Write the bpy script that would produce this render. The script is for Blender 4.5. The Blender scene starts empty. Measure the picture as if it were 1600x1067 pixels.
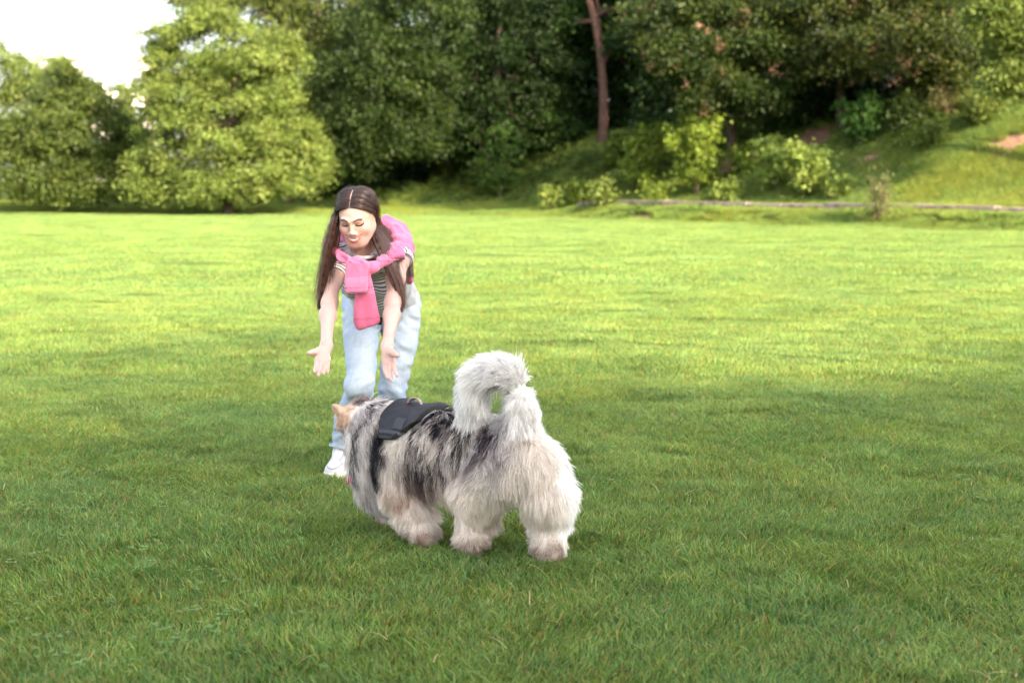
import bpy, bmesh, math, random
import numpy as np
from mathutils import Vector, Matrix, noise as mnoise

rng = np.random.default_rng(11)
random.seed(11)
R = math.radians
scene = bpy.context.scene
COL = scene.collection

# ---------------------------------------------------------------- camera
PITCH = 6.38
CAMZ = 1.30
cam_d = bpy.data.cameras.new('camera')
cam_d.sensor_width = 36.0
cam_d.lens = 50.0
cam_d.clip_start = 0.1
cam_d.clip_end = 3000
cam_d.dof.use_dof = True
cam_d.dof.focus_distance = 5.45
cam_d.dof.aperture_fstop = 2.9
cam = bpy.data.objects.new('camera', cam_d)
COL.objects.link(cam)
cam.location = (0, 0, CAMZ)
cam.rotation_euler = (R(90 - PITCH), 0, 0)
scene.camera = cam

# ---------------------------------------------------------------- light
SUN_EL = 28.0
SUN_AZ_VEC = (0.62, -0.78)            # horizontal direction towards the sun
world = bpy.data.worlds.new('World')
scene.world = world
world.use_nodes = True
wn = world.node_tree
wn.nodes.clear()
sky = wn.nodes.new('ShaderNodeTexSky')
sky.sky_type = 'NISHITA'
sky.sun_disc = False
sky.sun_elevation = R(SUN_EL)
sky.sun_rotation = math.atan2(SUN_AZ_VEC[0], SUN_AZ_VEC[1])
sky.air_density = 1.0
sky.dust_density = 3.0
sky.ozone_density = 1.0
hs = wn.nodes.new('ShaderNodeHueSaturation')
hs.inputs['Saturation'].default_value = 0.42
bg = wn.nodes.new('ShaderNodeBackground')
bg.inputs['Strength'].default_value = 0.15
wo = wn.nodes.new('ShaderNodeOutputWorld')
wn.links.new(sky.outputs[0], hs.inputs['Color'])
wn.links.new(hs.outputs[0], bg.inputs['Color'])
wn.links.new(bg.outputs[0], wo.inputs['Surface'])

sun_d = bpy.data.lights.new('sun', 'SUN')
sun_d.energy = 3.45
sun_d.angle = R(0.6)
sun_d.color = (1.0, 0.79, 0.52)
sun = bpy.data.objects.new('sun', sun_d)
COL.objects.link(sun)
_e = R(SUN_EL)
_n = math.hypot(*SUN_AZ_VEC)
SUNDIR = Vector((SUN_AZ_VEC[0] / _n * math.cos(_e), SUN_AZ_VEC[1] / _n * math.cos(_e), math.sin(_e)))
sun.rotation_euler = SUNDIR.to_track_quat('Z', 'Y').to_euler()
sun.location = SUNDIR * 60

vs = scene.view_settings
vs.view_transform = 'Standard'
vs.look = 'None'
vs.gamma = 1.0
vs.use_curve_mapping = False
vs.exposure = 2.5
scene.render.engine = 'CYCLES'
cy = scene.cycles
cy.max_bounces = 6
cy.diffuse_bounces = 3
cy.glossy_bounces = 2
cy.transmission_bounces = 4
cy.transparent_max_bounces = 4
cy.use_denoising = True
cy.caustics_reflective = False
cy.caustics_refractive = False

# ---------------------------------------------------------------- helpers
FPX = 50.0 / 36.0 * 1600
_cp, _sp = math.cos(R(PITCH)), math.sin(R(PITCH))


def at(px, py, Y):
    """world point at depth Y seen in direction of photo position (px, py)"""
    a = (px - 800) / FPX
    b = -(py - 533.5) / FPX
    dy = _cp + b * _sp
    dz = -_sp + b * _cp
    t = Y / dy
    return np.array((a * t, Y, CAMZ + dz * t))


def tag(o, label=None, cat=None, group=None, kind=None):
    if label: o['label'] = label
    if cat: o['category'] = cat
    if group: o['group'] = group
    if kind: o['kind'] = kind
    return o


def empty(name, loc=(0, 0, 0), rz=0.0):
    o = bpy.data.objects.new(name, None)
    o.empty_display_size = 0.2
    COL.objects.link(o)
    o.location = loc
    o.rotation_euler = (0, 0, rz)
    return o


def link(name, me, mat=None, parent=None):
    o = bpy.data.objects.new(name, me)
    COL.objects.link(o)
    if mat is not None and hasattr(me, 'materials'):
        me.materials.append(mat)
    if parent is not None:
        o.parent = parent
    return o


def mesh_np(name, verts, faces, smooth=False):
    """faces: (n,k) int array, all faces with k corners; or list of such arrays"""
    me = bpy.data.meshes.new(name)
    verts = np.asarray(verts, dtype=np.float32)
    fl = faces if isinstance(faces, list) else [faces]
    fl = [np.asarray(f, dtype=np.int32) for f in fl if len(f)]
    loops = np.concatenate([f.ravel() for f in fl])
    sizes = np.concatenate([np.full(len(f), f.shape[1], np.int32) for f in fl])
    starts = np.concatenate([[0], np.cumsum(sizes)[:-1]]).astype(np.int32)
    me.vertices.add(len(verts))
    me.vertices.foreach_set('co', verts.ravel())
    me.loops.add(len(loops))
    me.loops.foreach_set('vertex_index', loops)
    me.polygons.add(len(sizes))
    me.polygons.foreach_set('loop_start', starts)
    me.update(calc_edges=True)
    if smooth:
        me.polygons.foreach_set('use_smooth', np.ones(len(sizes), bool))
    return me


def set_col(me, rgb, name='Col'):
    rgb = np.asarray(rgb, dtype=np.float32)
    a = me.color_attributes.new(name, 'FLOAT_COLOR', 'POINT')
    buf = np.ones((len(me.vertices), 4), np.float32)
    buf[:, :3] = rgb
    a.data.foreach_set('color', buf.ravel())


def vnoise(p, scale=1.0, seed=0):
    """cheap smooth value noise, p (n,3) -> (n,) in -1..1"""
    p = np.asarray(p, dtype=np.float64) * scale + seed * 17.31
    i = np.floor(p).astype(np.int64)
    f = p - i
    f = f * f * (3 - 2 * f)
    out = np.zeros(len(p))
    for dx in (0, 1):
        for dy in (0, 1):
            for dz in (0, 1):
                h = (i[:, 0] + dx) * 374761393 + (i[:, 1] + dy) * 668265263 + (i[:, 2] + dz) * 2147483647
                h = (h ^ (h >> 13)) * 1274126177
                h = (h ^ (h >> 16)) & 0xffff
                w = (f[:, 0] if dx else 1 - f[:, 0]) * (f[:, 1] if dy else 1 - f[:, 1]) * (f[:, 2] if dz else 1 - f[:, 2])
                out += w * (h / 65535.0 * 2 - 1)
    return out


def newmat(name):
    m = bpy.data.materials.new(name)
    m.use_nodes = True
    nt = m.node_tree
    nt.nodes.clear()
    out = nt.nodes.new('ShaderNodeOutputMaterial')
    return m, nt, out


def N(nt, t, **kw):
    n = nt.nodes.new(t)
    for k, v in kw.items():
        if k in n.inputs.keys():
            n.inputs[k].default_value = v
        else:
            setattr(n, k, v)
    return n


def simple_mat(name, col=None, rough=0.7, attr=None, nscale=0, namp=0.15, bump=0.0, bscale=200, sss=0.0,
               spec=0.3, sheen=0.0, voro=False, sssr=(1, .3, .15), sssc=0.01):
    m, nt, out = newmat(name)
    b = N(nt, 'ShaderNodeBsdfPrincipled', Roughness=rough)
    b.inputs['Specular IOR Level'].default_value = spec
    b.inputs['Sheen Weight'].default_value = sheen
    if sss:
        b.inputs['Subsurface Weight'].default_value = sss
        b.inputs['Subsurface Radius'].default_value = sssr
        b.inputs['Subsurface Scale'].default_value = sssc
    nt.links.new(b.outputs[0], out.inputs[0])
    tc = N(nt, 'ShaderNodeTexCoord')
    src = None
    if attr:
        a = N(nt, 'ShaderNodeAttribute', attribute_name=attr)
        src = a.outputs['Color']
    else:
        rgb = N(nt, 'ShaderNodeRGB')
        rgb.outputs[0].default_value = (*col, 1)
        src = rgb.outputs[0]
    if nscale:
        nz = N(nt, 'ShaderNodeTexNoise', Scale=nscale, Detail=4.0)
        nt.links.new(tc.outputs['Object'], nz.inputs['Vector'])
        mr = N(nt, 'ShaderNodeMapRange')
        mr.inputs['From Min'].default_value = 0.3
        mr.inputs['From Max'].default_value = 0.7
        mr.inputs['To Min'].default_value = 1 - namp
        mr.inputs['To Max'].default_value = 1 + namp
        nt.links.new(nz.outputs['Fac'], mr.inputs['Value'])
        mx = N(nt, 'ShaderNodeVectorMath', operation='MULTIPLY')
        nt.links.new(src, mx.inputs[0])
        nt.links.new(mr.outputs[0], mx.inputs[1])
        src = mx.outputs[0]
    nt.links.new(src, b.inputs['Base Color'])
    if bump:
        nb = N(nt, 'ShaderNodeTexNoise', Scale=bscale, Detail=3.0)
        nt.links.new(tc.outputs['Object'], nb.inputs['Vector'])
        bp = N(nt, 'ShaderNodeBump', Strength=bump, Distance=0.01)
        nt.links.new(nb.outputs['Fac'], bp.inputs['Height'])
        nt.links.new(bp.outputs[0], b.inputs['Normal'])
    return m


def leaf_mat(name, transl=0.35, rough=0.55, patch=0.0, pscale=0.6, warm=(1.25, 1.1, 0.7), cool=(0.8, 0.92, 1.0)):
    """leaf / blade material: attribute colour, optional large world-space patches of hue"""
    m, nt, out = newmat(name)
    a = N(nt, 'ShaderNodeAttribute', attribute_name='Col')
    src = a.outputs['Color']
    if patch:
        g = N(nt, 'ShaderNodeNewGeometry')
        nz = N(nt, 'ShaderNodeTexNoise', Scale=pscale, Detail=4.0, Roughness=0.65)
        nt.links.new(g.outputs['Position'], nz.inputs['Vector'])
        mr = N(nt, 'ShaderNodeMapRange')
        mr.inputs['From Min'].default_value = 0.36
        mr.inputs['From Max'].default_value = 0.66
        nt.links.new(nz.outputs['Fac'], mr.inputs['Value'])
        mix = N(nt, 'ShaderNodeMix', data_type='RGBA')
        mix.inputs[6].default_value = (*cool, 1)
        mix.inputs[7].default_value = (*warm, 1)
        nt.links.new(mr.outputs[0], mix.inputs[0])
        mx = N(nt, 'ShaderNodeVectorMath', operation='MULTIPLY')
        nt.links.new(src, mx.inputs[0])
        nt.links.new(mix.outputs[2], mx.inputs[1])
        src = mx.outputs[0]
    d = N(nt, 'ShaderNodeBsdfPrincipled', Roughness=rough)
    d.inputs['Specular IOR Level'].default_value = 0.25
    t = N(nt, 'ShaderNodeBsdfTranslucent')
    ty = N(nt, 'ShaderNodeVectorMath', operation='MULTIPLY')
    ty.inputs[1].default_value = (1.5, 1.35, 0.6)
    nt.links.new(src, ty.inputs[0])
    nt.links.new(src, d.inputs['Base Color'])
    nt.links.new(ty.outputs[0], t.inputs['Color'])
    ms = N(nt, 'ShaderNodeMixShader')
    ms.inputs[0].default_value = transl
    nt.links.new(d.outputs[0], ms.inputs[1])
    nt.links.new(t.outputs[0], ms.inputs[2])
    nt.links.new(ms.outputs[0], out.inputs[0])
    return m


def instancer(name, pts, rot, scl, idx, sources, label=None):
    """one object of scattered tufts: its vertices carry rotation/scale/variant"""
    me = bpy.data.meshes.new(name)
    me.vertices.add(len(pts))
    me.vertices.foreach_set('co', np.asarray(pts, np.float32).ravel())
    a = me.attributes.new('rot', 'FLOAT_VECTOR', 'POINT'); a.data.foreach_set('vector', np.asarray(rot, np.float32).ravel())
    a = me.attributes.new('scl', 'FLOAT_VECTOR', 'POINT'); a.data.foreach_set('vector', np.asarray(scl, np.float32).ravel())
    a = me.attributes.new('idx', 'INT', 'POINT'); a.data.foreach_set('value', np.asarray(idx, np.int32))
    o = link(name, me)
    ng = bpy.data.node_groups.new(name + '_nodes', 'GeometryNodeTree')
    ng.interface.new_socket('Geometry', in_out='INPUT', socket_type='NodeSocketGeometry')
    ng.interface.new_socket('Geometry', in_out='OUTPUT', socket_type='NodeSocketGeometry')
    gi = ng.nodes.new('NodeGroupInput'); go = ng.nodes.new('NodeGroupOutput')
    jn = ng.nodes.new('GeometryNodeJoinGeometry')
    for s in reversed(sources):
        oi = ng.nodes.new('GeometryNodeObjectInfo')
        oi.inputs['Object'].default_value = s
        oi.inputs['As Instance'].default_value = True
        ng.links.new(oi.outputs['Geometry'], jn.inputs[0])
    ip = ng.nodes.new('GeometryNodeInstanceOnPoints')
    ip.inputs['Pick Instance'].default_value = True

    def na(nm, t):
        n = ng.nodes.new('GeometryNodeInputNamedAttribute'); n.data_type = t; n.inputs['Name'].default_value = nm
        return n.outputs[0]
    ng.links.new(gi.outputs[0], ip.inputs['Points'])
    ng.links.new(jn.outputs[0], ip.inputs['Instance'])
    ng.links.new(na('idx', 'INT'), ip.inputs['Instance Index'])
    e2r = ng.nodes.new('FunctionNodeEulerToRotation')
    ng.links.new(na('rot', 'FLOAT_VECTOR'), e2r.inputs[0])
    ng.links.new(e2r.outputs[0], ip.inputs['Rotation'])
    ng.links.new(na('scl', 'FLOAT_VECTOR'), ip.inputs['Scale'])
    ng.links.new(ip.outputs[0], go.inputs[0])
    md = o.modifiers.new('scatter', 'NODES')
    md.node_group = ng
    return o


def tube(pts, radii, sides=8):
    """tapered tube through pts -> verts, quad faces"""
    pts = np.asarray(pts, float); n = len(pts)
    radii = np.broadcast_to(np.asarray(radii, float), (n,))
    T = np.gradient(pts, axis=0); T /= np.linalg.norm(T, axis=1)[:, None] + 1e-9
    up = np.array((0.31, 0.17, 0.93)); V = []
    u = np.cross(T[0], up); u /= np.linalg.norm(u)
    for i in range(n):
        u = u - T[i] * np.dot(u, T[i]); u /= np.linalg.norm(u)
        w = np.cross(T[i], u)
        for k in range(sides):
            a = 2 * math.pi * k / sides
            V.append(pts[i] + radii[i] * (u * math.cos(a) + w * math.sin(a)))
    F = []
    for i in range(n - 1):
        for k in range(sides):
            k2 = (k + 1) % sides
            F.append((i * sides + k, i * sides + k2, (i + 1) * sides + k2, (i + 1) * sides + k))
    return np.array(V), np.array(F)


def join(parts):
    V = []; F = []; o = 0
    for v, f in parts:
        V.append(v); F.append(np.asarray(f) + o); o += len(v)
    return np.concatenate(V), np.concatenate(F)

# ---------------------------------------------------------------- terrain
EX = np.array([-60, -22, -8, 0, 6.2, 13.5, 22, 40.])
EY = np.array([64, 61, 57, 54, 46, 37.5, 30, 18.])
HX = np.array([-60, -20, -8, -2, 3.5, 8, 13, 19, 30, 60.])
HZ = np.array([0.3, 0.5, 0.9, 2.1, 3.6, 3.8, 4.1, 5.4, 7.5, 9.])


def sstep(t):
    t = np.clip(t, 0, 1)
    return t * t * (3 - 2 * t)


def yedge(x): return np.interp(x, EX, EY)


def height(x, y):
    x = np.asarray(x, float); y = np.asarray(y, float)
    d = y - yedge(x)
    kerb = 0.30 * sstep((x - 1.0) / 3.0) + 0.1
    h = kerb * sstep(d / 2.6)
    top = np.interp(x, HX, HZ)
    far = sstep((d - 3.2) / 13.0)
    h = h + (top - kerb) * far * 0.9 + np.clip(d - 12, 0, 60) * 0.05 * sstep((x + 25) / 20)
    p = np.stack([x, y, x * 0], -1).reshape(-1, 3)
    nz = vnoise(p, 0.25, 1).reshape(x.shape) * 0.14 + vnoise(p, 0.9, 2).reshape(x.shape) * 0.03
    h = h + nz * sstep((d - 0.5) / 4)
    h = h + vnoise(p, 0.12, 3).reshape(x.shape) * 0.02 * sstep((y - 8) / 10) * (d < 0)
    return h


def hz(x, y):
    return float(height(np.array([x]), np.array([y]))[0])


SOIL = []   # (x, y, rx, ry)


def on_slope(px, py, y0=38, y1=80):
    """where the ray through photo position meets the terrain"""
    q = at(px, py, 1.0) - np.array((0, 0, CAMZ))
    Y = np.arange(y0, y1, 0.15)
    hh = height(q[0] * Y, Y)
    hit = np.nonzero(CAMZ + q[2] * Y <= hh)[0]
    if len(hit):
        k = hit[0]
        return np.array((q[0] * Y[k], Y[k], hh[k]))
    return np.array((at(px, py, y1)[0], y1, hz(at(px, py, y1)[0], y1)))


for (px, py, rx, ry) in ((668, 291, 0.8, .6), (1160, 250, .9, 1.3), (1270, 215, .8, 1.2), (1590, 222, 1.1, .7), (740, 290, .5, .6),
                         (880, 278, .45, .8), (1330, 303, .4, .5), (1350, 250, .5, .6), (250, 323, .6, .5), (345, 326, .5, .5), (1180, 303, .4, .4), (1015, 335, .5, .4)):
    p = on_slope(px, py)
    SOIL.append((p[0], p[1], rx, ry))


def soil_mask(x, y):
    m = np.zeros_like(np.asarray(x, float))
    p = np.stack([x, y, x * 0], -1).reshape(-1, 3)
    w = vnoise(p, 1.7, 5).reshape(m.shape) * 0.45
    for (sx, sy, rx, ry) in SOIL:
        q = np.sqrt(((x - sx) / rx) ** 2 + ((y - sy) / ry) ** 2) + w
        m = np.maximum(m, 1 - sstep((q - 0.7) / 0.5))
    return m


def axis(lo, hi, step, far_lo, far_hi):
    a = np.arange(lo, hi + step, step)
    l = []; s = step; v = lo
    while v > far_lo:
        s *= 1.35; v -= s; l.append(v)
    r = []; s = step; v = a[-1]
    while v < far_hi:
        s *= 1.35; v += s; r.append(v)
    return np.array(l[::-1] + list(a) + r)


gx = axis(-34, 34, 0.4, -900, 900)
gy = axis(-4, 90, 0.4, -900, 1500)
GX, GY = np.meshgrid(gx, gy, indexing='ij')
GZ = height(GX, GY) - 0.012
nx, ny = GX.shape
ii = np.arange(nx * ny).reshape(nx, ny)
gf = np.stack([ii[:-1, :-1], ii[1:, :-1], ii[1:, 1:], ii[:-1, 1:]], -1).reshape(-1, 4)
ground_me = mesh_np('ground', np.stack([GX, GY, GZ], -1).reshape(-1, 3), gf, True)
sm = soil_mask(GX, GY).ravel()
dd = (GY - yedge(GX)).ravel()
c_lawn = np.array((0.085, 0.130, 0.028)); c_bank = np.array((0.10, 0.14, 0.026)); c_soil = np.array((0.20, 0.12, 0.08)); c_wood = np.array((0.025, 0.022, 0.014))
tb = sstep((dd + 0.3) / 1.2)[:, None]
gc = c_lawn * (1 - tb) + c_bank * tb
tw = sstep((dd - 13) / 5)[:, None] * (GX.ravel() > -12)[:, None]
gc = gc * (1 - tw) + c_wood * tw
gc = gc * (1 - sm[:, None]) + c_soil * sm[:, None]
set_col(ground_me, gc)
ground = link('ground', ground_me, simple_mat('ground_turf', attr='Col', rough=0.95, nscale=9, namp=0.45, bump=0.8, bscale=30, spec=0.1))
tag(ground, kind='structure')
# ---------------------------------------------------------------- lawn
def blades(n, size, hmin, hmax, width, seed, segs=2, lean=0.5, cols=None, dry=0.06, clumpy=0.5):
    r = np.random.default_rng(seed)
    x = r.uniform(-size / 2, size / 2, n); y = r.uniform(-size / 2, size / 2, n)
    p2 = np.stack([x, y, 0 * x], -1)
    cn = vnoise(p2, 7 / size * 1.0, seed)                     # clumps inside the patch
    h = (hmin + (hmax - hmin) * r.beta(2, 2.2, n)) * (1 + clumpy * 0.45 * cn)
    az = r.uniform(0, 2 * math.pi, n)
    ln = h * lean * r.uniform(0.1, 1.15, n)
    la = r.uniform(0, 2 * math.pi, n) * 0.75 + 2.0 * vnoise(p2, 4 / size, seed + 5)
    w = width * r.uniform(0.6, 1.35, n)
    V = []
    tt = np.linspace(0, 1, segs + 1)
    for t in tt:
        cx = x + np.cos(la) * ln * t ** 1.8; cyy = y + np.sin(la) * ln * t ** 1.8
        cz = h * t * (1 - 0.22 * lean * t) - 0.004
        ww = w * (1 - t) ** 0.6 * 0.5 if t < 1 else w * 0
        if t < 1:
            V.append(np.stack([cx - np.cos(az) * ww, cyy - np.sin(az) * ww, cz], -1))
            V.append(np.stack([cx + np.cos(az) * ww, cyy + np.sin(az) * ww, cz], -1))
        else:
            V.append(np.stack([cx, cyy, cz], -1))
    nv = len(V)
    VV = np.stack(V, 1).reshape(-1, 3)
    base = (np.arange(n) * nv)[:, None]
    quads = []
    for s in range(segs - 1):
        quads.append(base + np.array([2 * s, 2 * s + 1, 2 * s + 3, 2 * s + 2]))
    s = segs - 1
    tris = base + np.array([2 * s, 2 * s + 1, 2 * s + 2])
    fl = ([np.concatenate(quads)] if quads else []) + [tris]
    me = mesh_np('tuft', VV, fl, False)
    # colours
    k = r.random(n)
    g0 = np.array((0.112, 0.202, 0.042)); g1 = np.array((0.250, 0.304, 0.095)); g2 = np.array((0.086, 0.190, 0.058))
    if cols: g0, g1, g2 = [np.array(c) for c in cols]
    c = g0 + (g1 - g0) * k[:, None]
    m2 = r.random(n) < 0.3
    c[m2] = g2
    dm = r.random(n) < dry
    c[dm] = np.array((0.30, 0.20, 0.075)) * r.uniform(0.6, 1.2, (dm.sum(), 1))
    c *= (1 + 0.25 * cn)[:, None] * r.uniform(0.62, 1.38, (n, 1))
    cc = np.repeat(c[:, None, :], nv, 1)
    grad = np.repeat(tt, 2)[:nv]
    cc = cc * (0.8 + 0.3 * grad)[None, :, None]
    set_col(me, cc.reshape(-1, 3))
    return me


lawn_mat = leaf_mat('grass_blade', 0.35, 0.5, patch=1.0, pscale=0.9, warm=(1.16, 1.06, 0.92), cool=(0.84, 0.92, 0.95))


def source(name, me, mat):
    me.materials.append(mat)
    return bpy.data.objects.new(name, me)      # only instanced, not linked on its own


near_src = [source('near_tuft', blades(8200, 0.84, 0.016, 0.052, 0.0040, 100 + k, 3, 0.95, dry=0.07, clumpy=.7), lawn_mat) for k in range(4)]
mid_src = [source('mid_tuft', blades(8000, 1.3, 0.018, 0.048, 0.0060, 200 + k, 1, 0.8, clumpy=.8), lawn_mat) for k in range(3)]
far_src = [source('far_tuft', blades(6000, 2.7, 0.018, 0.046, 0.013, 300 + k, 1, 0.5, dry=0.03), lawn_mat) for k in range(2)]


def wedge(y0, y1, step, margin=0.8):
    out = []
    y = y0
    while y < y1:
        hw = 0.375 * y + margin
        xs = np.arange(-hw, hw + step, step)
        out += [(x, y) for x in xs]
        y += step
    a = np.array(out)
    return a


def lawn_points(y0, y1, step, seed, nvar, margin=0.8):
    r = np.random.default_rng(seed)
    p = wedge(y0, y1, step, margin)
    p = p + r.uniform(-0.06, 0.06, p.shape) * step
    e = yedge(p[:, 0])
    p = p[p[:, 1] < e + 0.3]
    z = height(p[:, 0], p[:, 1])
    n = len(p)
    pts = np.stack([p[:, 0], p[:, 1], z], -1)
    rot = np.zeros((n, 3)); rot[:, 2] = r.uniform(0, 6.28, n); rot[:, :2] = r.normal(0, 0.02, (n, 2))
    hn = 0.96 + 0.24 * vnoise(pts, 0.9, 31) + 0.14 * vnoise(pts, 2.2, 8)
    scl = np.stack([np.ones(n), np.ones(n), hn], -1)
    return pts, rot, scl, r.integers(0, nvar, n)


A = [lawn_points(2.3, 9.3, 0.55, 1, 4, 2.2), lawn_points(9.0, 18.0, 1.0, 2, 3, 3.5), lawn_points(18.0, 63.0, 1.95, 3, 2, 9.0)]
offs = [0, 4, 7]
pts = np.concatenate([a[0] for a in A]); rot = np.concatenate([a[1] for a in A]); scl = np.concatenate([a[2] for a in A])
idx = np.concatenate([a[3] + o for a, o in zip(A, offs)])
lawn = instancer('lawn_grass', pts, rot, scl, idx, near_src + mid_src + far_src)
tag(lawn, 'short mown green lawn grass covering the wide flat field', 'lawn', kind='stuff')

# ---------------------------------------------------------------- rough grass on the bank
bank_mat = leaf_mat('bank_grass_blade', 0.35, 0.55, patch=1.0, pscale=0.35, warm=(1.12, 1.04, 0.8), cool=(0.8, 0.95, 1.0))
bcols = ((0.13, 0.19, 0.034), (0.21, 0.27, 0.06), (0.10, 0.16, 0.04))
bank_src = [source('bank_tuft', blades(2200, 1.3, 0.05, 0.22, 0.016, 400 + k, 2, 0.9, cols=bcols, dry=0.07), bank_mat) for k in range(3)]
r = np.random.default_rng(9)
p = []
for Y in np.arange(34, 80, 0.62):
    hw = 0.375 * Y + 2.5
    for X in np.arange(-hw, hw, 0.62):
        p.append((X + r.uniform(-.3, .3), Y + r.uniform(-.3, .3)))
p = np.array(p)
d = p[:, 1] - yedge(p[:, 0])
p = p[(d > 0.0) & (d < 17)]
p = p[soil_mask(p[:, 0], p[:, 1]) < 0.35]
d = p[:, 1] - yedge(p[:, 0])
n = len(p)
pts = np.stack([p[:, 0], p[:, 1], height(p[:, 0], p[:, 1])], -1)
eps = 0.4
gx_ = (height(p[:, 0] + eps, p[:, 1]) - height(p[:, 0] - eps, p[:, 1])) / (2 * eps)
gy_ = (height(p[:, 0], p[:, 1] + eps) - height(p[:, 0], p[:, 1] - eps)) / (2 * eps)
rot = np.zeros((n, 3))
for k in range(n):
    q_ = Vector((-gx_[k], -gy_[k], 1)).normalized()
    q_ = Vector((0, 0, 1)).rotation_difference(q_).to_matrix() @ Matrix.Rotation(r.uniform(0, 6.28), 3, 'Z')
    rot[k] = q_.to_euler()
hs_ = (0.75 + 0.30 * vnoise(pts, 0.5, 3) + 0.18 * vnoise(pts, 1.6, 4)) * r.uniform(0.6, 1.5, n)
hs_ = np.clip(hs_ * np.where(d < 0.8, 0.55, 1.0), 0.3, 2)
scl = np.stack([np.ones(n), np.ones(n), hs_], -1)
bank = instancer('bank_grass', pts, rot, scl, r.integers(0, 3, n), bank_src)
tag(bank, 'rough uncut grass growing over the bank beyond the mown field', 'rough grass', kind='stuff')
# ---------------------------------------------------------------- trees
bark = simple_mat('bark', (0.075, 0.055, 0.042), 0.9, nscale=14, namp=0.5, bump=1.0, bscale=25, spec=0.1)
bark_red = simple_mat('bark_reddish', (0.085, 0.048, 0.038), 0.9, nscale=10, namp=0.5, bump=1.0, bscale=25, spec=0.1)
leafm = leaf_mat('tree_leaf', 0.30, 0.55, patch=0.0)


def leaves(centres, outdirs, per, size, spread, cols, seed, droop=0.35, flat=0.42, coljit=0.38, narrow=0.5):
    """leaf cards grouped in sprays. centres (m,3), outdirs (m,3)"""
    r = np.random.default_rng(seed)
    m = len(centres)
    n = m * per
    C = np.repeat(centres, per, 0); O = np.repeat(outdirs, per, 0)
    o = O / (np.linalg.norm(O, axis=1)[:, None] + 1e-6)
    oh = o.copy(); oh[:, 2] = oh[:, 2] * 0.3 - droop
    oh /= np.linalg.norm(oh, axis=1)[:, None] + 1e-6
    side = np.cross(oh, (0, 0, 1.0)); side /= np.linalg.norm(side, axis=1)[:, None] + 1e-6
    nrm = np.cross(side, oh)
    sp = np.repeat(r.uniform(0.6, 1.35, m) * spread, per)
    P = C + oh * (r.normal(0.1, 0.75, n) * sp)[:, None] + side * (r.normal(0, 0.6, n) * sp)[:, None] + nrm * (r.normal(0, flat, n) * sp)[:, None]
    L = oh + r.normal(0, 0.75, (n, 3)); L[:, 2] -= 0.3
    L /= np.linalg.norm(L, axis=1)[:, None]
    W = np.cross(L, nrm + r.normal(0, 0.55, (n, 3))); W /= np.linalg.norm(W, axis=1)[:, None] + 1e-6
    s = size * r.uniform(0.6, 1.4, n)
    a = P - L * s[:, None] * 0.5; b = P + L * s[:, None] * 0.5
    q = W * (s * narrow * 0.5)[:, None]
    mid = P - L * (s * 0.08)[:, None]
    V = np.stack([a, mid + q, b, mid - q], 1).reshape(-1, 3)
    F = np.arange(n * 4).reshape(n, 4)
    cols = np.array(cols)
    kc = np.repeat(r.random(m), per)
    k = np.clip(kc * 0.65 + r.random(n) * 0.35, 0, 0.999) * (len(cols) - 1)
    i0 = k.astype(int); f = (k - i0)[:, None]
    c = cols[i0] * (1 - f) + cols[np.minimum(i0 + 1, len(cols) - 1)] * f
    c = c * np.repeat(r.uniform(1 - coljit, 1 + coljit, m), per)[:, None] * r.uniform(0.85, 1.15, (n, 1))
    return V, F, np.repeat(c, 4, 0)


def lobes_in(c, rad, n, lr, seed, bottom=-1.0):
    r = np.random.default_rng(seed); out = []
    while len(out) < n:
        v = r.normal(0, 1, 3); v /= np.linalg.norm(v)
        if v[2] < bottom: continue
        if v[1] > 0.55: continue                      # favour the side seen / lit, keep some behind
        q = r.uniform(0.62, 0.98)
        out.append((c[0] + v[0] * rad[0] * q, c[1] + v[1] * rad[1] * q, c[2] + v[2] * rad[2] * q,
                    lr * r.uniform(0.7, 1.3)))
    return out


def crown_mesh(lobes, per_lobe, per, size, spread, cols, seed, **kw):
    r = np.random.default_rng(seed + 1)
    L = np.array(lobes); m = len(L) * per_lobe
    k = np.repeat(np.arange(len(L)), per_lobe)
    v = r.normal(0, 1, (m, 3)); v /= np.linalg.norm(v, axis=1)[:, None]
    v[:, 2] = np.where(v[:, 2] < -0.4, -v[:, 2], v[:, 2])
    rad = L[k, 3] * np.where(r.random(m) < 0.10, r.uniform(1.05, 1.40, m), r.uniform(0.55, 1.08, m) ** 0.7)
    C = L[k, :3] + v * rad[:, None] * np.array((1, 1, 0.8))
    keep = r.random(m) > 0.04
    V, F, c = leaves(C[keep], v[keep], per, size, spread, cols, seed, **kw)
    me = mesh_np('crown', V, F)
    set_col(me, c)
    return me, C


def trunk_mesh(base, top, r0, r1, lobes=None, seed=0, nlimb=7, bend=0.25):
    r = np.random.default_rng(seed)
    base = np.array(base, float); top = np.array(top, float)
    t = np.linspace(0, 1, 9)
    side = np.array((r.normal(), r.normal(), 0)) * bend
    pts = base + (top - base) * t[:, None] + side * np.sin(t * 3.1 + r.uniform(-.3, .3))[:, None] * 1.0
    rad = r0 + (r1 - r0) * t; rad[0] *= 1.35
    parts = [tube(pts, rad, 9)]
    if lobes is not None and len(lobes):
        sel = r.choice(len(lobes), min(nlimb, len(lobes)), replace=False)
        for j in sel:
            q = np.array(lobes[j][:3])
            tt = r.uniform(0.35, 0.9)
            s = base + (top - base) * tt + side * math.sin(tt * 3.1)
            midp = (s + q) / 2 + np.array((0, 0, 0.25))
            parts.append(tube([s, midp, q], [rad[0] * 0.35, rad[0] * 0.22, rad[0] * 0.08], 6))
    V, F = join(parts)
    return mesh_np('trunk', V, F, True)


def sc(c, k): return tuple(tuple(v * k for v in q) for q in c)


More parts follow.
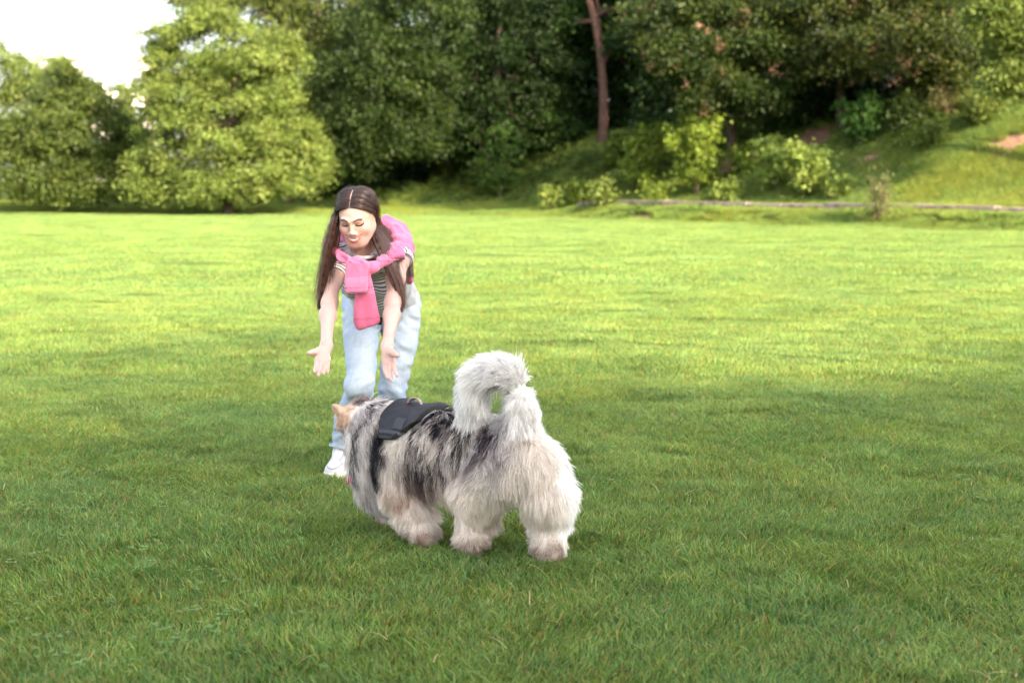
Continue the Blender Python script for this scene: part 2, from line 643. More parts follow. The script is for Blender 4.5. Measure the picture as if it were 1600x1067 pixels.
DARK = sc(((0.016, 0.044, 0.009), (0.034, 0.078, 0.013), (0.062, 0.125, 0.022)), 0.58)
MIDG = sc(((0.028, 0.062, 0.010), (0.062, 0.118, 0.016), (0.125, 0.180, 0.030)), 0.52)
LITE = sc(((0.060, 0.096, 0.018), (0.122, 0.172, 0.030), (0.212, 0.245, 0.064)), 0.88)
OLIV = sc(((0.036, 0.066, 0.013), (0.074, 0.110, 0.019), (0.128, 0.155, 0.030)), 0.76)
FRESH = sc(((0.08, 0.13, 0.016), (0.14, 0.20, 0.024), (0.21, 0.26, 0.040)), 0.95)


def tree(name, label, cat, base, lobes, per_lobe, per, size, spread, cols, seed, trunk=None, barkm=None, group=None, fill=.6, **kw):
    bx, by = base[0], base[1]
    bz = hz(bx, by)
    root = empty(name, (bx, by, bz))
    tag(root, label, cat, group)
    rr_ = np.random.default_rng(seed + 900)
    lob = [(l[0] - bx + rr_.normal(0, .14 * l[3]), l[1] - by + rr_.normal(0, .25 * l[3]), l[2] - bz + rr_.normal(0, .14 * l[3]), l[3] * rr_.uniform(.78, 1.18)) for l in lobes]
    A_ = np.array(lob); extra = []
    for i_ in range(len(A_)):                         # fill the inside of the crown between neighbouring lobes
        dist = np.linalg.norm(A_[:, :3] - A_[i_, :3], axis=1)
        nb_ = [j_ for j_ in np.argsort(dist)[1:5] if dist[j_] < 2.6 * A_[i_, 3]]
        for j_ in nb_[:2]:
            m_ = (A_[i_] + A_[j_]) / 2
            extra.append((m_[0], m_[1] + rr_.uniform(.9, 1.8), m_[2], m_[3] * .85))
    k_ = int(len(extra) * fill); extra = [extra[q_] for q_ in rr_.permutation(len(extra))[:k_]]
    lob_all = lob + extra
    me, C = crown_mesh(lob_all, per_lobe, per, size, spread, cols, seed, **kw)
    link('crown', me, leafm, root)
    if trunk is None: trunk = ((0, 0, -0.2), (0, 0, max(l[2] for l in lob) * 0.85), 0.2, 0.05)
    link('trunk', trunk_mesh(*trunk[:4], lobes=lob, seed=seed), barkm or bark, root)
    return root


def copy_tree(root, loc, rz, s, label, group=None):
    c = root.copy(); COL.objects.link(c)
    c.location = (loc[0], loc[1], hz(loc[0], loc[1]) - 0.1); c.rotation_euler = (0, 0, rz); c.scale = s if hasattr(s, '__len__') else (s, s, s)
    c['label'] = label
    if group: c['group'] = group
    for ch in root.children:
        d = ch.copy(); COL.objects.link(d); d.parent = c
    return c


def PX(px, Y): return (px - 800) / FPX * Y


def PZ(py, Y): return at(800, py, Y)[2]


def lobe_px(lst, Y0):
    """lobes given as (px, py, radius in photo px, depth offset)"""
    out = []
    for (px, py, rp, dy) in lst:
        Y = Y0 + dy
        q = at(px, py, Y)
        out.append((q[0], q[1], q[2], rp * Y / FPX))
    return out


# left broad tree, foliage to the ground (x -40..210)
Y = 60.0
L = lobe_px([(100, 125, 26, 0), (70, 150, 34, 0), (130, 160, 34, 0), (40, 190, 36, -.5), (95, 195, 42, -.8), (150, 200, 34, 0),
             (190, 205, 24, 0), (205, 245, 26, .3), (175, 235, 28, 0), (10, 220, 40, 0), (60, 240, 40, -1), (120, 245, 40, -1), (165, 275, 30, 0), (-20, 260, 40, 0),
             (30, 275, 36, -1), (85, 285, 34, -1.2), (130, 265, 28, -.6), (112, 272, 26, -.9), (135, 300, 24, -.8), (60, 305, 24, -1), (15, 305, 22, -1), (175, 305, 18, -.5),
             (200, 300, 22, .3), (195, 265, 22, .3), (110, 315, 18, -1), (-30, 200, 40, 1), (100, 180, 45, 1.5), (50, 230, 45, 1.5), (150, 250, 40, 1.2)], Y)
t1 = tree('broadleaf_tree', 'round olive green tree with foliage to the ground, leftmost at the field edge', 'tree',
          (PX(85, Y), Y + .6), L, 43, 44, 0.13, 0.34, OLIV, 21, fill=1.0)

# pale loose tree behind it at the very left
Y = 72.0
L = lobe_px([(10, 95, 26, 0), (-20, 80, 30, 0), (35, 110, 24, 0), (-10, 130, 34, 0), (30, 150, 30, 0), (70, 120, 18, 0), (95, 100, 14, 0), (0, 170, 30, 0)], Y)
t1b = tree('broadleaf_tree', 'pale loose tree rising behind the leftmost olive green tree', 'tree', (PX(0, Y), Y), L, 60, 16, 0.16, 0.42, LITE, 22)

# big light green tree (x 195..510)
Y = 57.0
L = lobe_px([(262, 70, 34, 0), (300, 40, 36, 0), (345, 45, 40, 0), (390, 75, 36, 0), (240, 110, 34, 0), (290, 105, 42, -.8), (345, 110, 44, -1),
             (400, 120, 38, -.6), (440, 110, 34, .4), (225, 150, 30, 0), (270, 165, 40, -.8), (325, 175, 42, -1.4), (385, 180, 42, -1.2), (440, 165, 38, -.4),
             (470, 205, 32, 0), (235, 200, 32, 0), (285, 220, 38, -1), (340, 235, 40, -1.6), (400, 240, 40, -1.4), (450, 245, 36, -1), (485, 245, 24, -.4),
             (490, 275, 20, -.4), (225, 250, 28, 0), (265, 275, 30, -.6), (315, 285, 32, -1.4), (370, 290, 34, -1.6), (425, 285, 32, -1.4), (465, 290, 22, -1),
             (300, 305, 20, -1.6), (350, 308, 20, -1.8), (400, 305, 20, -1.6), (218, 295, 22, -.3), (250, 305, 16, -.6), (440, 80, 30, .8),
             (300, 150, 50, 1.5), (370, 200, 60, 1.5), (300, 240, 50, 1.5), (430, 210, 50, 1.2)], Y)
t2 = tree('broadleaf_tree', 'big light green sunlit tree bushing out to the grass behind the woman', 'tree',
          (PX(355, Y), Y + .4), L, 38, 44, 0.13, 0.34, LITE, 23, fill=1.0)

# tall tree behind it
Y = 66.0
L = lobe_px([(300, 5, 40, 0), (350, -15, 45, 0), (410, 10, 42, 0), (470, 20, 46, 0), (440, 60, 46, 0), (500, 70, 50, -.6), (520, 10, 46, 0), (470, 110, 50, -.6),
             (380, -60, 60, 0), (460, -60, 60, 0), (530, -60, 60, 0), (510, 130, 44, -1), (540, 170, 40, -1), (500, 200, 40, -.6), (275, -12, 24, 0), (430, -30, 50, 0),
             (565, 60, 50, 0), (330, 40, 30, 0)], Y)
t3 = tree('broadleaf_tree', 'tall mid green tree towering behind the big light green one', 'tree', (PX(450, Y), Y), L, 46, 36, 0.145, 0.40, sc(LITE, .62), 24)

# broad trees in the middle, leaf colours lowered in place of shade
Y = 60.0
L = lobe_px([(560, 40, 50, 0), (620, 30, 54, 0), (600, 90, 52, -.8), (550, 110, 44, -.6), (650, 90, 50, -.6), (590, 150, 46, -1), (645, 160, 44, -.8),
             (550, 180, 40, -.8), (600, 205, 38, -1.2), (640, 210, 32, -1), (560, 225, 34, -1.2), (530, 250, 20, -1), (610, 235, 22, -1.2), (680, 140, 40, 0), (680, 50, 50, 0),
             (520, 200, 26, -.6), (600, -30, 60, 0), (670, -30, 60, 0), (520, 120, 40, 0), (575, 245, 16, -1.2), (545, 262, 18, -1), (515, 240, 22, -.4), (660, 225, 26, -.6), (680, 190, 30, 0), (600, 200, 40, 1.2), (640, 190, 40, 1.2), (640, 120, 60, 1.5), (580, 120, 60, 1.5)], Y)
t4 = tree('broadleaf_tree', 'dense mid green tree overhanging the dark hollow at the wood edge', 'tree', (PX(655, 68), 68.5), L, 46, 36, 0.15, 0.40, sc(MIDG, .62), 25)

Y = 64.0
L = lobe_px([(700, 20, 50, 0), (760, 10, 50, 0), (820, 30, 50, 0), (720, 80, 46, -.4), (780, 90, 48, -.6), (840, 90, 44, -.4), (700, 140, 40, -.4),
             (750, 150, 42, -.6), (810, 150, 42, -.4), (860, 150, 34, 0), (710, 195, 30, -.6), (760, 205, 34, -.6), (820, 205, 34, -.4), (870, 60, 40, 0),
             (880, 120, 36, 0), (740, -40, 60, 0), (820, -40, 60, 0), (700, 235, 22, 0), (780, 150, 60, 2), (840, 180, 50, 2)], Y)
t5 = tree('broadleaf_tree', 'dark green leafy tree with shade put into its leaf colour, left of the bare reddish trunk', 'tree', (PX(790, Y), Y + 1), L, 42, 36, 0.16, 0.44, sc(DARK, .62), 26)

# tree with the visible leaning trunk
Y = 59.0
b = on_slope(945, 222, 48, 66)
L = lobe_px([(875, 8, 32, 1), (960, -40, 44, 0), (850, 60, 34, 1.4), (985, 20, 30, 1.2), (880, 105, 26, 2.2), (985, 90, 26, 2.2), (1005, 140, 26, 2.0),
             (860, 180, 22, 1.6), (850, 215, 20, 1.4), (995, 190, 24, 2.2), (940, 95, 50, 4.5), (930, 190, 40, 4.5), (920, -60, 60, 0), (935, -5, 30, 1.5), (885, 40, 20, .8), (975, 45, 18, 1.0), (962, 72, 7, -.3)], b[1] + .6)
tp = at(915, -10, b[1]) - b; mid = at(937, 100, b[1]) - b
t6 = tree('trunk_tree', 'slender tree with bare leaning reddish brown trunk at the wood edge', 'tree', (b[0], b[1]), L, 95, 20, 0.17, 0.45, DARK, 27,
          trunk=((0, 0, -0.2), tuple(tp), 0.24, 0.13), barkm=bark_red)

# right woods with hanging seed clusters
Y = 52.0
L = lobe_px([(1010, 30, 40, 0), (1060, 20, 44, -.6), (1120, 20, 46, -.8), (1180, 25, 44, -.6), (1240, 20, 44, 0), (1040, 80, 38, -.6), (1095, 80, 42, -1), (1150, 85, 42, -1),
             (1210, 80, 40, -.8), (1060, 120, 28, -.8), (1110, 130, 30, -1), (1170, 140, 30, -1), (1225, 125, 28, -.6), (1090, 160, 18, -.8), (1200, 165, 18, -.6),
             (1080, -40, 60, 0), (1180, -40, 60, 0), (1120, 80, 60, 2), (1200, 100, 50, 2), (1160, 180, 16, 0), (1030, 60, 30, .5)], Y)
t7 = tree('broadleaf_tree', 'dark spreading tree with rusty seed clusters above the sunlit saplings', 'tree', (PX(1150, 54), 54.5), L, 46, 36, 0.14, 0.38,
          sc(((0.028, 0.060, 0.011), (0.060, 0.110, 0.017), (0.20, 0.25, 0.04)), .35), 28)
SEEDS = L
Y = 50.0
L = lobe_px([(1290, 20, 44, 0), (1350, 10, 46, 0), (1410, 15, 46, 0), (1470, 10, 46, 0), (1300, 70, 38, -.6), (1360, 65, 40, -1), (1420, 70, 40, -1), (1480, 60, 38, -.8),
             (1340, 105, 26, -.8), (1400, 110, 26, -1), (1450, 105, 26, -1), (1500, 95, 26, -.6), (1530, 40, 40, 0), (1270, 110, 24, 0), (1480, 125, 16, -1),
             (1330, -40, 60, 0), (1440, -40, 60, 0), (1400, 60, 60, 2)], Y)
t8 = tree('broadleaf_tree', 'olive tree with yellowish sprays spreading over the top of the bank', 'tree', (PX(1315, 52), 52.5), L, 46, 36, 0.135, 0.36,
          sc(((0.030, 0.060, 0.011), (0.070, 0.110, 0.017), (0.26, 0.28, 0.05)), .38), 29)
SEEDS2 = L
Y = 43.0
L = lobe_px([(1590, 20, 34, 0), (1560, 50, 26, 0), (1600, 70, 36, 0), (1580, 115, 28, 0), (1620, 110, 34, 0), (1560, 125, 14, 0), (1545, 20, 20, 0), (1620, -30, 40, 0), (1560, -40, 34, 0), (1660, 60, 50, 0), (1600, 145, 16, 0)], Y)
t9 = tree('broadleaf_tree', 'light yellow green tree leaning in at the right edge of the bank', 'tree', (PX(1640, Y), Y + .6), L, 110, 20, 0.12, 0.32, LITE, 30)

# rusty seed clusters hanging in the right hand trees (part of those trees)
def seeds(root, lobes, n, seed):
    r = np.random.default_rng(seed)
    L = np.array(lobes); k = r.integers(0, len(L), n)
    v = r.normal(0, 1, (n, 3)); v[:, 1] = -abs(v[:, 1]); v /= np.linalg.norm(v, axis=1)[:, None]
    C = L[k, :3] + v * L[k, 3:4] * 0.98 - np.array(root.location)
    V, F, c = leaves(C, v, 20, 0.09, 0.16, ((0.13, 0.075, 0.04), (0.20, 0.11, 0.07), (0.26, 0.17, 0.10)), seed, droop=1.2, narrow=0.4)
    me = mesh_np('seed_cluster', V, F); set_col(me, c)
    o = link('seed_cluster', me, leafm, root); o['kind'] = 'stuff'
    o['label'] = 'rusty pink hanging seed clusters'
seeds(t7, SEEDS, 60, 3)
seeds(t8, SEEDS2, 34, 4)

# the wood goes on behind: copies of the trees above, turned and scaled
back = [(t5, -1.5, 72, 1.2, 1.25, 'dark tree behind the hollow at the wood edge'),
        (t4, 4.5, 73, 2.6, 1.2, 'dark tree just behind the leaning reddish trunk'),
        (t5, 9.5, 70, 4.0, 1.3, 'shaded tree behind the sunlit saplings on the bank'),
        (t4, 15.5, 68, 0.8, 1.2, 'shaded tree behind the two small bushes high on the bank'),
        (t5, 21.5, 66, 5.2, 1.3, 'shaded tree behind the olive tree on top of the bank'),
        (t4, 27.0, 60, 3.4, 1.2, 'shaded tree behind the yellow green tree at the right edge'),
        (t5, -7.0, 76, 2.2, 1.2, 'dark tree behind the mid green tree and its hollow'),
        (t5, 12.5, 80, 3.0, 1.5, 'tall dark tree deep in the wood above the bank'),
        (t5, 1.5, 82, 0.4, 1.5, 'tall dark tree deep in the wood above the leaning trunk'),
        (t5, -13.0, 82, 0.7, 1.35, 'tall dark tree behind the big light green tree'),
        (t4, -18.0, 90, 1.9, 1.0, 'far tree just right of the bright sky gap'),
        (t5, 23.5, 78, 1.0, 1.5, 'tall dark tree deep in the wood at the far right')]
for (src, x, y, rz, s, lab) in back:
    copy_tree(src, (x, y), rz, (s, s, s * 1.05), lab, 'trees filling the wood behind')

# thick undergrowth closing the wood below the crowns
r = np.random.default_rng(77)
L = []
for k in range(520):
    px = r.uniform(515, 1680)
    py = float(np.interp(px, [515, 600, 700, 850, 1000, 1150, 1300, 1450, 1560, 1680], [296, 292, 276, 252, 236, 212, 196, 172, 135, 110]))
    b = on_slope(px, py, 40, 67)
    y = b[1] + abs(r.normal(0, 4.0)) + 0.6
    if 865 < px < 1000: y = max(y, 66.0)
    x = b[0] * y / b[1]
    L.append((x, y, hz(x, y) + r.uniform(-0.2, 5.5) * (1 + (k % 2) * .8), r.uniform(0.8, 1.5)))
L += [(q_, 70.5, hz(q_, 70.5) + h_, 1.5) for q_ in (1.5, 3.2, 4.9, 6.4) for h_ in (.8, 2.4, 4.2, 6.0)]
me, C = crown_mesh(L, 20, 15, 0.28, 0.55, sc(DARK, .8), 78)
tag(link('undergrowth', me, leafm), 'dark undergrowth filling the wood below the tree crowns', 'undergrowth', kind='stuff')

# trees behind the camera and beyond the right edge, up-sun: their shade lies on the near lawn and the upper bank
for (src, x, y, rz, s, lab) in [(t1, -28.5, 62.0, 1.2, 1.0, 'round olive tree continuing the line beyond the left edge'), (t2, -37.0, 64.0, 2.4, .95, 'larger light tree continuing the line beyond the left edge')]:
    copy_tree(src, (x, y), rz, s, lab, 'trees continuing the line beyond the left edge')
row = [(t3, 4.0, -11.0, 0.5, 1.08, 'first'), (t4, 8.5, -11.5, 2.1, 1.16, 'second'), (t3, 12.8, -11.0, 3.6, 1.14, 'third'),
       (t4, 17.0, -12.0, 1.3, 1.20, 'fourth'), (t3, 21.5, -11.0, 4.4, 1.10, 'fifth'), (t4, 26.0, -11.5, 0.2, 1.14, 'sixth')]
for (src, x, y, rz, s, nth) in row:
    copy_tree(src, (x, y), rz, s, 'tree behind the camera, %s from the left of the row shading the near lawn' % nth, 'trees behind the camera shading the lawn')
for (src, x, y, rz, s, nth) in [(t4, 2.5, -15.5, 3.0, 1.15, 'leftmost'), (t4, 7.0, -16.0, 0.9, 1.2, 'second'), (t4, 11.5, -15.5, 1.7, 1.25, 'third'),
                                (t4, 16.0, -16.5, 5.2, 1.25, 'fourth'), (t4, 20.5, -16.0, 4.0, 1.2, 'fifth'), (t4, 25.0, -16.5, 2.6, 1.2, 'rightmost')]:
    copy_tree(src, (x, y), rz, s, 'tree in the second row behind the camera, the %s one' % nth, 'trees behind the camera shading the lawn')
for (src, x, y, rz, s, nth) in [(t3, 29.0, 50.5, 1.7, .9, 'nearer of the two'), (t4, 33.0, 57.0, 5.2, 1.0, 'farther of the two')]:
    copy_tree(src, (x, y), rz, s, 'tree on the bank beyond the right edge, ' + nth, 'trees on the bank beyond the right edge')


# ---------------------------------------------------------------- saplings and bushes
def sapling(name, label, px, py, hpx, wpx, cols, seed, cat='sapling', n=60, per=18, size=0.15, y0=38, stems=4, group=None, spread=0.22):
    b = on_slope(px, py, y0)
    k = b[1] / FPX
    H = hpx * k; W = wpx * k / 2
    root = empty(name, tuple(b)); tag(root, label, cat, group)
    r = np.random.default_rng(seed)
    parts = []; cen = []; dirs = []
    for s in range(stems):
        a = r.uniform(0, 6.28); lean = r.uniform(0.15, 1.0) * W
        hh = H * r.uniform(0.7, 1.0)
        t = np.linspace(0, 1, 6)
        pts = np.stack([np.cos(a) * lean * t ** 1.3, np.sin(a) * lean * t ** 1.3, hh * t - 0.05], -1)
        parts.append(tube(pts, 0.022 * (1 - t * 0.8) * (H / 2 + .5), 5))
        for q in range(int(n * 2.2) // stems):
            tt = r.uniform(0.12, 1.0)
            c = np.array([np.cos(a) * lean * tt ** 1.3, np.sin(a) * lean * tt ** 1.3, hh * tt])
            aa = r.uniform(0, 6.28); rr = W * 0.62 * r.uniform(0.15, 1) * (1.15 - tt * 0.75)
            dv = np.array([math.cos(aa), math.sin(aa), 0.25])
            cen.append(c + dv * rr); dirs.append(dv)
    V, F = join(parts)
    link('stem', mesh_np('stem', V, F, True), bark, root)
    V, F, c = leaves(np.array(cen), np.array(dirs), per, size, spread, cols, seed, droop=0.15)
    me = mesh_np('foliage', V, F); set_col(me, c)
    link('foliage', me, leafm, root)
    return root


sapling('bush', 'small bright green bush just behind the woman, left of her head', 532, 302, 46, 52, FRESH, 51, 'bush', 46)
sapling('sapling', 'tiny yellowish sapling directly behind the top of the woman\'s head', 572, 300, 28, 30, LITE, 52, n=16, per=14)
sapling('bush', 'small grey green round bush beside the dark hollow', 648, 290, 28, 26, sc(((.04, .08, .03), (.06, .11, .045)), .6), 53, 'bush', 18)
sapling('sapling', 'tall slender green sapling standing in shade on the bank foot', 782, 312, 115, 90, sc(((0.05, .11, .018), (.08, .16, .025), (.11, .19, .03)), .7), 54, n=90, stems=5)
sapling('sapling', 'low shaded sapling beside the tall slender green one', 742, 292, 50, 44, sc(((0.04, .09, .018), (.06, .12, .025)), .7), 55, n=26)
sapling('sapling', 'small yellow green sapling low at the bank foot, dark grass behind', 856, 334, 42, 40, sc(LITE, 1.3), 56, n=24, per=12)
sapling('sapling', 'leafy yellow green sapling leaning left of the tallest bright one', 1000, 300, 105, 90, FRESH, 57, n=70, stems=4)
sapling('sapling', 'tallest bright yellow green sapling, sunlit beside the bare soil', 1088, 306, 140, 100, FRESH, 58, n=130, stems=6)
sapling('bush', 'low yellow green bush above the left end of the stone kerb', 945, 326, 50, 64, LITE, 59, 'bush', n=36, per=12)
sapling('bush', 'low spreading bush in front of the tallest bright sapling', 1020, 322, 40, 60, FRESH, 60, 'bush', n=26, per=12)
sapling('bush', 'pale yellow bush with sun put into its colour, left one of the pair above the kerb', 1212, 300, 86, 70, sc(LITE, 1.5), 61, 'bush', n=56)  # leaf colours of this pair raised to stand in for sunlight
sapling('bush', 'pale green round bush, right one of the pair above the kerb', 1262, 308, 92, 84, sc(LITE, 1.4), 62, 'bush', n=84)
sapling('bush', 'bright green round bush high on the bank under the trees', 1345, 232, 84, 62, sc(((.05, .13, .025), (.08, .18, .035)), .6), 63, 'bush', n=70)
sapling('bush', 'dull green bush high on the bank beside the bright green one', 1408, 212, 72, 60, sc(((.05, .09, .02), (.08, .12, .03)), .6), 64, 'bush', n=50)
sapling('weed', 'thin upright reddish weed growing at the kerb', 1372, 350, 86, 44, ((.06, .09, .03), (.10, .12, .04), (.16, .11, .06)), 65, 'weed', n=36, per=12, size=0.09, stems=6)
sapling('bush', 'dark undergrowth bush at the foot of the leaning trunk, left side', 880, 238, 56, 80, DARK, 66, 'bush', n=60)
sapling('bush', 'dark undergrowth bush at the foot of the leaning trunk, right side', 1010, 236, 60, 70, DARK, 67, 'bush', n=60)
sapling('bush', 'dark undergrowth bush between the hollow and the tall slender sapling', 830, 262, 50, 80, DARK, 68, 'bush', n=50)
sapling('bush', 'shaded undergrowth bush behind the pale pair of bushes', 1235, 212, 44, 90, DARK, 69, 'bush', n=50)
sapling('bush', 'low dark bush between the left tree and the big light green tree', 215, 322, 190, 120, LITE, 70, 'bush', n=300, y0=58)
sapling('weed', 'patch of tall straw coloured weeds on the bank crest', 1480, 185, 50, 90, ((.10, .10, .035), (.16, .14, .06)), 71, 'weed', n=50, per=12, size=0.08, stems=12)

for (px, py, h, w, cols_, lab) in [
        (905, 322, 40, 46, sc(FRESH, .8), 'low fresh green shrub at the bank foot, right of the two small yellow ones'),
        (960, 268, 60, 50, sc(FRESH, .7), 'green sapling half way up the bank, right of the leaning trunk'),
        (1135, 318, 34, 50, sc(LITE, 1.2), 'low pale shrub between the tallest bright sapling and the pale pair'),
        (1052, 262, 74, 52, FRESH, 'upright fresh sapling behind the tallest bright one'),
        (1160, 276, 46, 44, FRESH, 'small green shrub just right of the bare soil under the trees'),
        (1310, 312, 34, 44, sc(LITE, 1.2), 'low pale shrub right of the pale pair of bushes'),
        (1450, 236, 40, 60, sc(LITE, .9), 'low green shrub right of the two bushes high on the bank'),
        (1530, 200, 44, 70, sc(LITE, .9), 'grassy shrub near the top of the bank at the right edge'),
        (700, 286, 60, 60, sc(FRESH, .45), 'dim green shrub just right of the dark hollow'),
        (820, 250, 70, 60, sc(FRESH, .45), 'dim green sapling behind the tall slender one')]:
    sapling('shrub', lab, px, py, h, w, cols_, int(px), 'shrub', n=max(24, int(h * w / 60)), stems=5)

# tall weeds and seedlings: leaf colour kept dark in place of shade on the bank
r = np.random.default_rng(91)
cen = []; dv = []; hgt = []
for k in range(1500):
    px = r.uniform(470, 1640)
    edge = float(np.interp(px, [470, 600, 700, 850, 1000, 1150, 1300, 1450, 1560, 1680], [306, 292, 276, 252, 236, 212, 196, 172, 135, 110]))
    foot = float(np.interp(px, [470, 800, 1100, 1640], [316, 330, 338, 345]))
    t = r.beta(0.9, 1.3) if px < 1180 else r.beta(0.5, 2.2)
    b = on_slope(px, edge + (foot - edge) * t, 38, 70)
    if vnoise(b[None], .55, 14)[0] < (-.35 if px < 1150 else 0.28): continue
    if soil_mask(b[0:1], b[1:2])[0] > .4: continue
    h = r.uniform(.10, .45) * (1.5 - t) * (1.25 if px < 1150 else .9)
    for q in range(int(3 + h * 8)):
        cen.append(b + np.array((r.normal(0, .16), r.normal(0, .16), h * r.uniform(.1, 1)))); dv.append((r.normal(), r.normal(), .8))
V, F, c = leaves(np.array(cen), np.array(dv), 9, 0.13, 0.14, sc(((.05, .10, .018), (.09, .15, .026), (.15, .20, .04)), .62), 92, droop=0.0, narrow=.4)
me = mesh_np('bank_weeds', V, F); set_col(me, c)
tag(link('bank_weeds', me, leafm), 'tall leafy weeds and seedlings growing over the bank, shade put into their dark colour', 'weeds', kind='stuff')

# ---------------------------------------------------------------- stone kerb at the foot of the bank
kerb_mat = simple_mat('old_concrete', (0.16, 0.125, 0.11), 0.9, nscale=7, namp=0.4, bump=0.8, bscale=30, spec=0.2)
kx = []
kerb = empty('low_kerb', (10, yedge(10) + 3.0, 0)); tag(kerb, 'low weathered stone kerb along the foot of the grassy bank', 'kerb')
r = np.random.default_rng(5)
x = 2.6
blk = None
while x < 17.5:
    Ln = r.uniform(1.2, 1.9)
    x2 = x + Ln * 0.78
    px1 = 800 + x / (yedge(x) + 3.0) * FPX
    if True:
        ya, yb = yedge(x) + 3.0, yedge(x2) + 3.0
        me = bpy.data.meshes.new('kerb_block')

        bm = bmesh.new(); bmesh.ops.create_cube(bm, size=1)
        L2 = math.hypot(x2 - x, yb - ya)
        bmesh.ops.scale(bm, vec=(L2 - 0.03, 0.42, 0.34), verts=bm.verts)
        bmesh.ops.bevel(bm, geom=bm.edges, offset=0.025, segments=1, affect='EDGES')
        for v in bm.verts: v.co += Vector(r.normal(0, 0.008, 3))
        bm.to_mesh(me); bm.free()
        o = link('kerb_block', me, kerb_mat)
        mx, my = (x + x2) / 2, (ya + yb) / 2
        o.parent = kerb
        o.location = Vector((mx, my, hz(mx, my - .3) + 0.07 + r.normal(0, .015))) - kerb.location
        o.rotation_euler = (r.normal(0, .012), r.normal(0, .006), math.atan2(yb - ya, x2 - x))
    x = x2

# ---------------------------------------------------------------- pale buildings far behind the gap
bwall = simple_mat('pale_render', (0.80, 0.74, 0.68), 0.9, nscale=0.3, namp=0.06)
bglass = simple_mat('window_glass', (0.30, 0.36, 0.40), 0.2, spec=0.5)
bwhite = simple_mat('white_trim', (0.8, 0.8, 0.8), 0.6)


def boxm(name, sx, sy, sz):
    v = np.array([(x, y, z) for x in (-sx / 2, sx / 2) for y in (-sy / 2, sy / 2) for z in (0, sz)], float)
    f = np.array([(0, 1, 3, 2), (4, 6, 7, 5), (0, 4, 5, 1), (2, 3, 7, 6), (0, 2, 6, 4), (1, 5, 7, 3)])
    return mesh_np(name, v, f)


def building(label, cx, cy, w, d, h, floors, bays, rz):
    root = empty('apartment_building', (cx, cy, 0), rz); tag(root, label, 'building')
    link('wall', boxm('wall', w, d, h), bwall, root)
    o = link('roof', boxm('roof', w + .8, d + .8, .5), bwhite, root); o.location = (0, 0, h + .003)
    win = boxm('window', 1.5, 0.12, 1.7); win.materials.append(bwhite)
    pan = boxm('pane', 1.3, 0.05, 1.5); pan.materials.append(bglass)
    for f in range(floors):
        for b in range(bays):
            o = link('window', win, None, root)
            o.location = (-w / 2 + (b + .5) * w / bays, -d / 2 - 0.05, 1.0 + f * (h - 1) / floors)
            q = link('pane', pan, None, o); q.location = (0, -0.06, 0.1)
    return root


building('pale overexposed apartment block glimpsed in the gap between the left trees', PX(165, 150), 150, 11, 10, 13.5, 4, 5, 0.15)
building('low pale building seen between tree trunks under the left foliage', PX(172, 92), 92, 3.2, 4, 1.15, 1, 2, 0.0)
# ---------------------------------------------------------------- implicit surfaces
def smin(a, b, k):
    if k <= 0: return np.minimum(a, b)
    h = np.maximum(k - np.abs(a - b), 0) / k
    return np.minimum(a, b) - h * h * k * 0.25


def smax(a, b, k): return -smin(-a, -b, k)


class Field:
    M = 0.04

    def __init__(s, xs, ys, zs):
        s.a = [np.asarray(v, np.float32) for v in (xs, ys, zs)]
        s.v = np.full([len(v) for v in s.a], s.M, np.float32)

    def sub(s, lo, hi, m=None):
        m = s.M if m is None else m
        sl = []
        for k in range(3):
            i0 = np.searchsorted(s.a[k], lo[k] - m); i1 = np.searchsorted(s.a[k], hi[k] + m)
            sl.append(slice(max(0, i0), max(0, i1)))
        P = (s.a[0][sl[0]][:, None, None], s.a[1][sl[1]][None, :, None], s.a[2][sl[2]][None, None, :])
        return tuple(sl), P

    def put(s, fn, lo, hi, k=0.02, op='u'):
        sl, P = s.sub(lo, hi)
        if any(x.stop <= x.start for x in sl): return
        d = fn(*P)
        if op == 'u': s.v[sl] = smin(s.v[sl], d, k)
        elif op == 's': s.v[sl] = smax(s.v[sl], -d, k)
        elif op == 'i': s.v[sl] = smax(s.v[sl], d, k)

    def cone(s, a, b, ra, rb=None, k=0.02, flat=None, op='u'):
        a = np.asarray(a, float); b = np.asarray(b, float); rb = ra if rb is None else rb
        R_ = max(ra, rb) * (1.0 if flat is None else max(1.0, 1 / flat[1]))
        s.put(f_cone(a, b, ra, rb, flat), np.minimum(a, b) - R_, np.maximum(a, b) + R_, k, op)

    def chain(s, pts, rad, k=0.02, flat=None):
        for i in range(len(pts) - 1):
            s.cone(pts[i], pts[i + 1], rad[i], rad[i + 1], k, flat)

    def ell(s, c, r, M=None, k=0.02, op='u'):
        c = np.asarray(c, float); M = np.eye(3) if M is None else M
        m = max(r)
        s.put(f_ell(c, r, M), c - m, c + m, k, op)

    def box(s, c, h, M, rr, k=0.01, op='u'):
        c = np.asarray(c, float); m = float(np.linalg.norm(h))
        s.put(f_box(c, h, M, rr), c - m, c + m, k, op)

    def plane(s, p, n, lo, hi, k=0.004):
        """cut away the side n points to, inside the box lo..hi"""
        p = np.asarray(p, float); n = np.asarray(n, float); n = n / np.linalg.norm(n)
        sl, P = s.sub(lo, hi, 0)
        d = (P[0] - p[0]) * n[0] + (P[1] - p[1]) * n[1] + (P[2] - p[2]) * n[2]
        s.v[sl] = smax(s.v[sl], d, k)

    def mesh(s, name): return surface_nets(s.v, *s.a)


